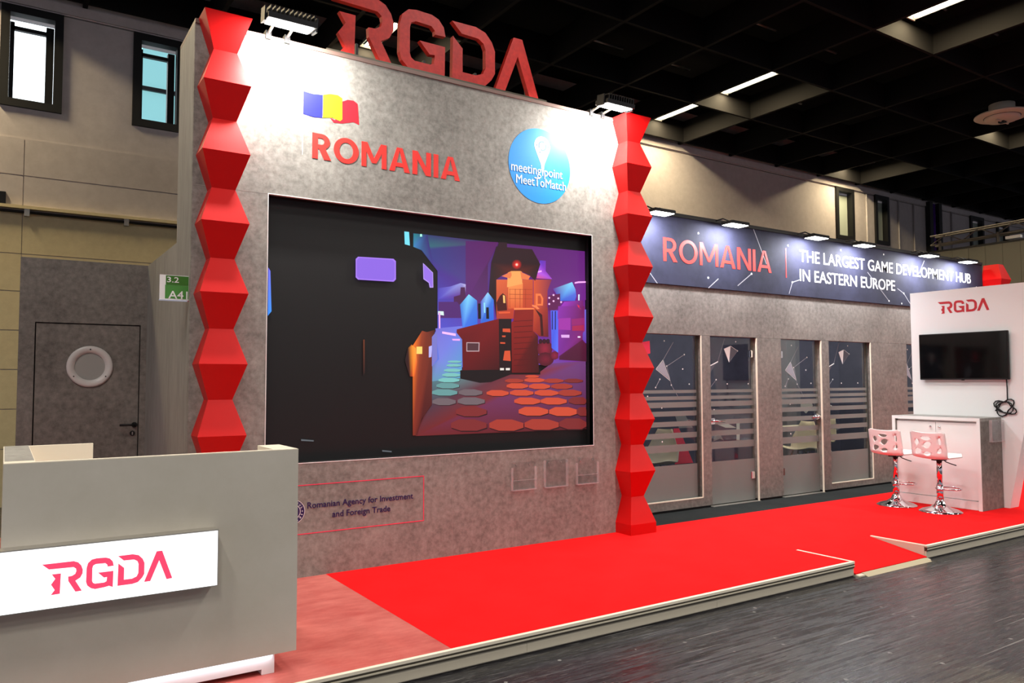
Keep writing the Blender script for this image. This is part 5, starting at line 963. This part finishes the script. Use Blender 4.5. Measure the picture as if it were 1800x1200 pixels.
def stool(x, y, rz, label):
    t = thing('bar_stool', label, 'bar stool', (x, y, .003), 'white bar stools at the cabinet')
    o3 = Vector((x, y, 0)); SHELL = mat('stool_shell_white', (236, 229, 227), .35)
    lathe('base', [(.215, .004), (.215, .012), (.18, .03), (.105, .052), (.06, .085), (.045, .12), (.042, .125)], CHROME, o3, t, 36)
    pipe('lower_column', [o3+Vector((0, 0, .12)), o3+Vector((0, 0, .30))], .035, CHROME, t, 16); pipe('gas_column', [o3+Vector((0, 0, .30)), o3+Vector((0, 0, .59))], .029, CHROME, t, 16)
    ring = [o3+Vector((.09-.17*math.cos(a)*.0+.0, 0, 0)) for a in (0,)]
    pts = [o3+Vector((.03+.12*(1-math.cos(a)), .13*math.sin(a), .245)) for a in [math.pi*2*i/20 for i in range(20)]]
    pipe('footrest', pts, .010, CHROME, t, 8, True); pipe('footrest_collar', [o3+Vector((0, 0, .225)), o3+Vector((0, 0, .265))], .036, CHROME, t, 16)
    pipe('lift_lever', [o3+Vector((.03, -.02, .575)), o3+Vector((.045, -.05, .545)), o3+Vector((.075, -.09, .525)), o3+Vector((.10, -.13, .51))], .006, DKMET, t, 6)
    box('seat_plate', (x-.06, x+.06, y-.05, y+.05, .56, .578), DKMET, t)
    # shell: sheet(u across, v along the profile) bent into back and seat
    out = smoothloop([(-.205, .0), (-.185, -.30), (.185, -.30), (.205, .0), (.2, .30), (-.2, .30)], 0)
    outer = [(-.20, 0), (-.185, -.22), (-.14, -.27), (.14, -.27), (.185, -.22), (.20, 0), (.205, .10), (.20, .315), (.17, .335), (-.17, .335), (-.20, .315), (-.205, .10)]
    hs = [[(-.06, .285), (.07, .29), (.03, .25), (-.03, .25)], [(.10, .26), (.15, .24), (.13, .175), (.085, .205)], [(-.06, .225), (.0, .235), (.05, .19), (.01, .15), (-.03, .17)], [(-.155, .27), (-.125, .27), (-.135, .19), (-.155, .20)], [(-.15, .165), (-.115, .13), (-.10, .10), (-.15, .095)], [(.05, .135), (.15, .15), (.155, .07), (.11, .08)], [(-.05, .10), (.0, .125), (.06, .09), (.0, .06)]]
    bm = sheet(outer, [smoothloop(h) for h in hs])
    def bend(u, v):
        R = .06; side = (u/.2)**2
        if v <= 0: return Vector((-.13+.0-v*1.15-(-.0), u, .585+.018*side*(1+v/.3)-.012*math.sin(max(0,-v)/.27*math.pi)+.045*max(0, (-v-.13)/.14)**1.6))
        if v < R*1.5: a = v/R; return Vector((-.13-R*math.sin(a)+.03*side*(v/(R*1.5)), u, .585+R*(1-math.cos(a))+.018*side))
        a = 1.5; d = v-R*1.5; return Vector((-.13-R*math.sin(a)-d*.13+.03*side, u, .585+R*(1-math.cos(a))+d*.93+.018*side))
    for q in bm.verts: q.co = o3+bend(q.co.x, q.co.y)
    s = bmlink('seat_shell', bm, SHELL, t, True); md = s.modifiers.new('s', 'SOLIDIFY'); md.thickness = .011; md.offset = 0
    t.rotation_euler.z = rz; return t
stool(7.62, -.60, math.radians(-4), 'white perforated bar stool farther from the camera, left of its twin'); stool(7.58, -1.12, math.radians(-6), 'white perforated bar stool nearer the camera, in front of the cabinet doors')
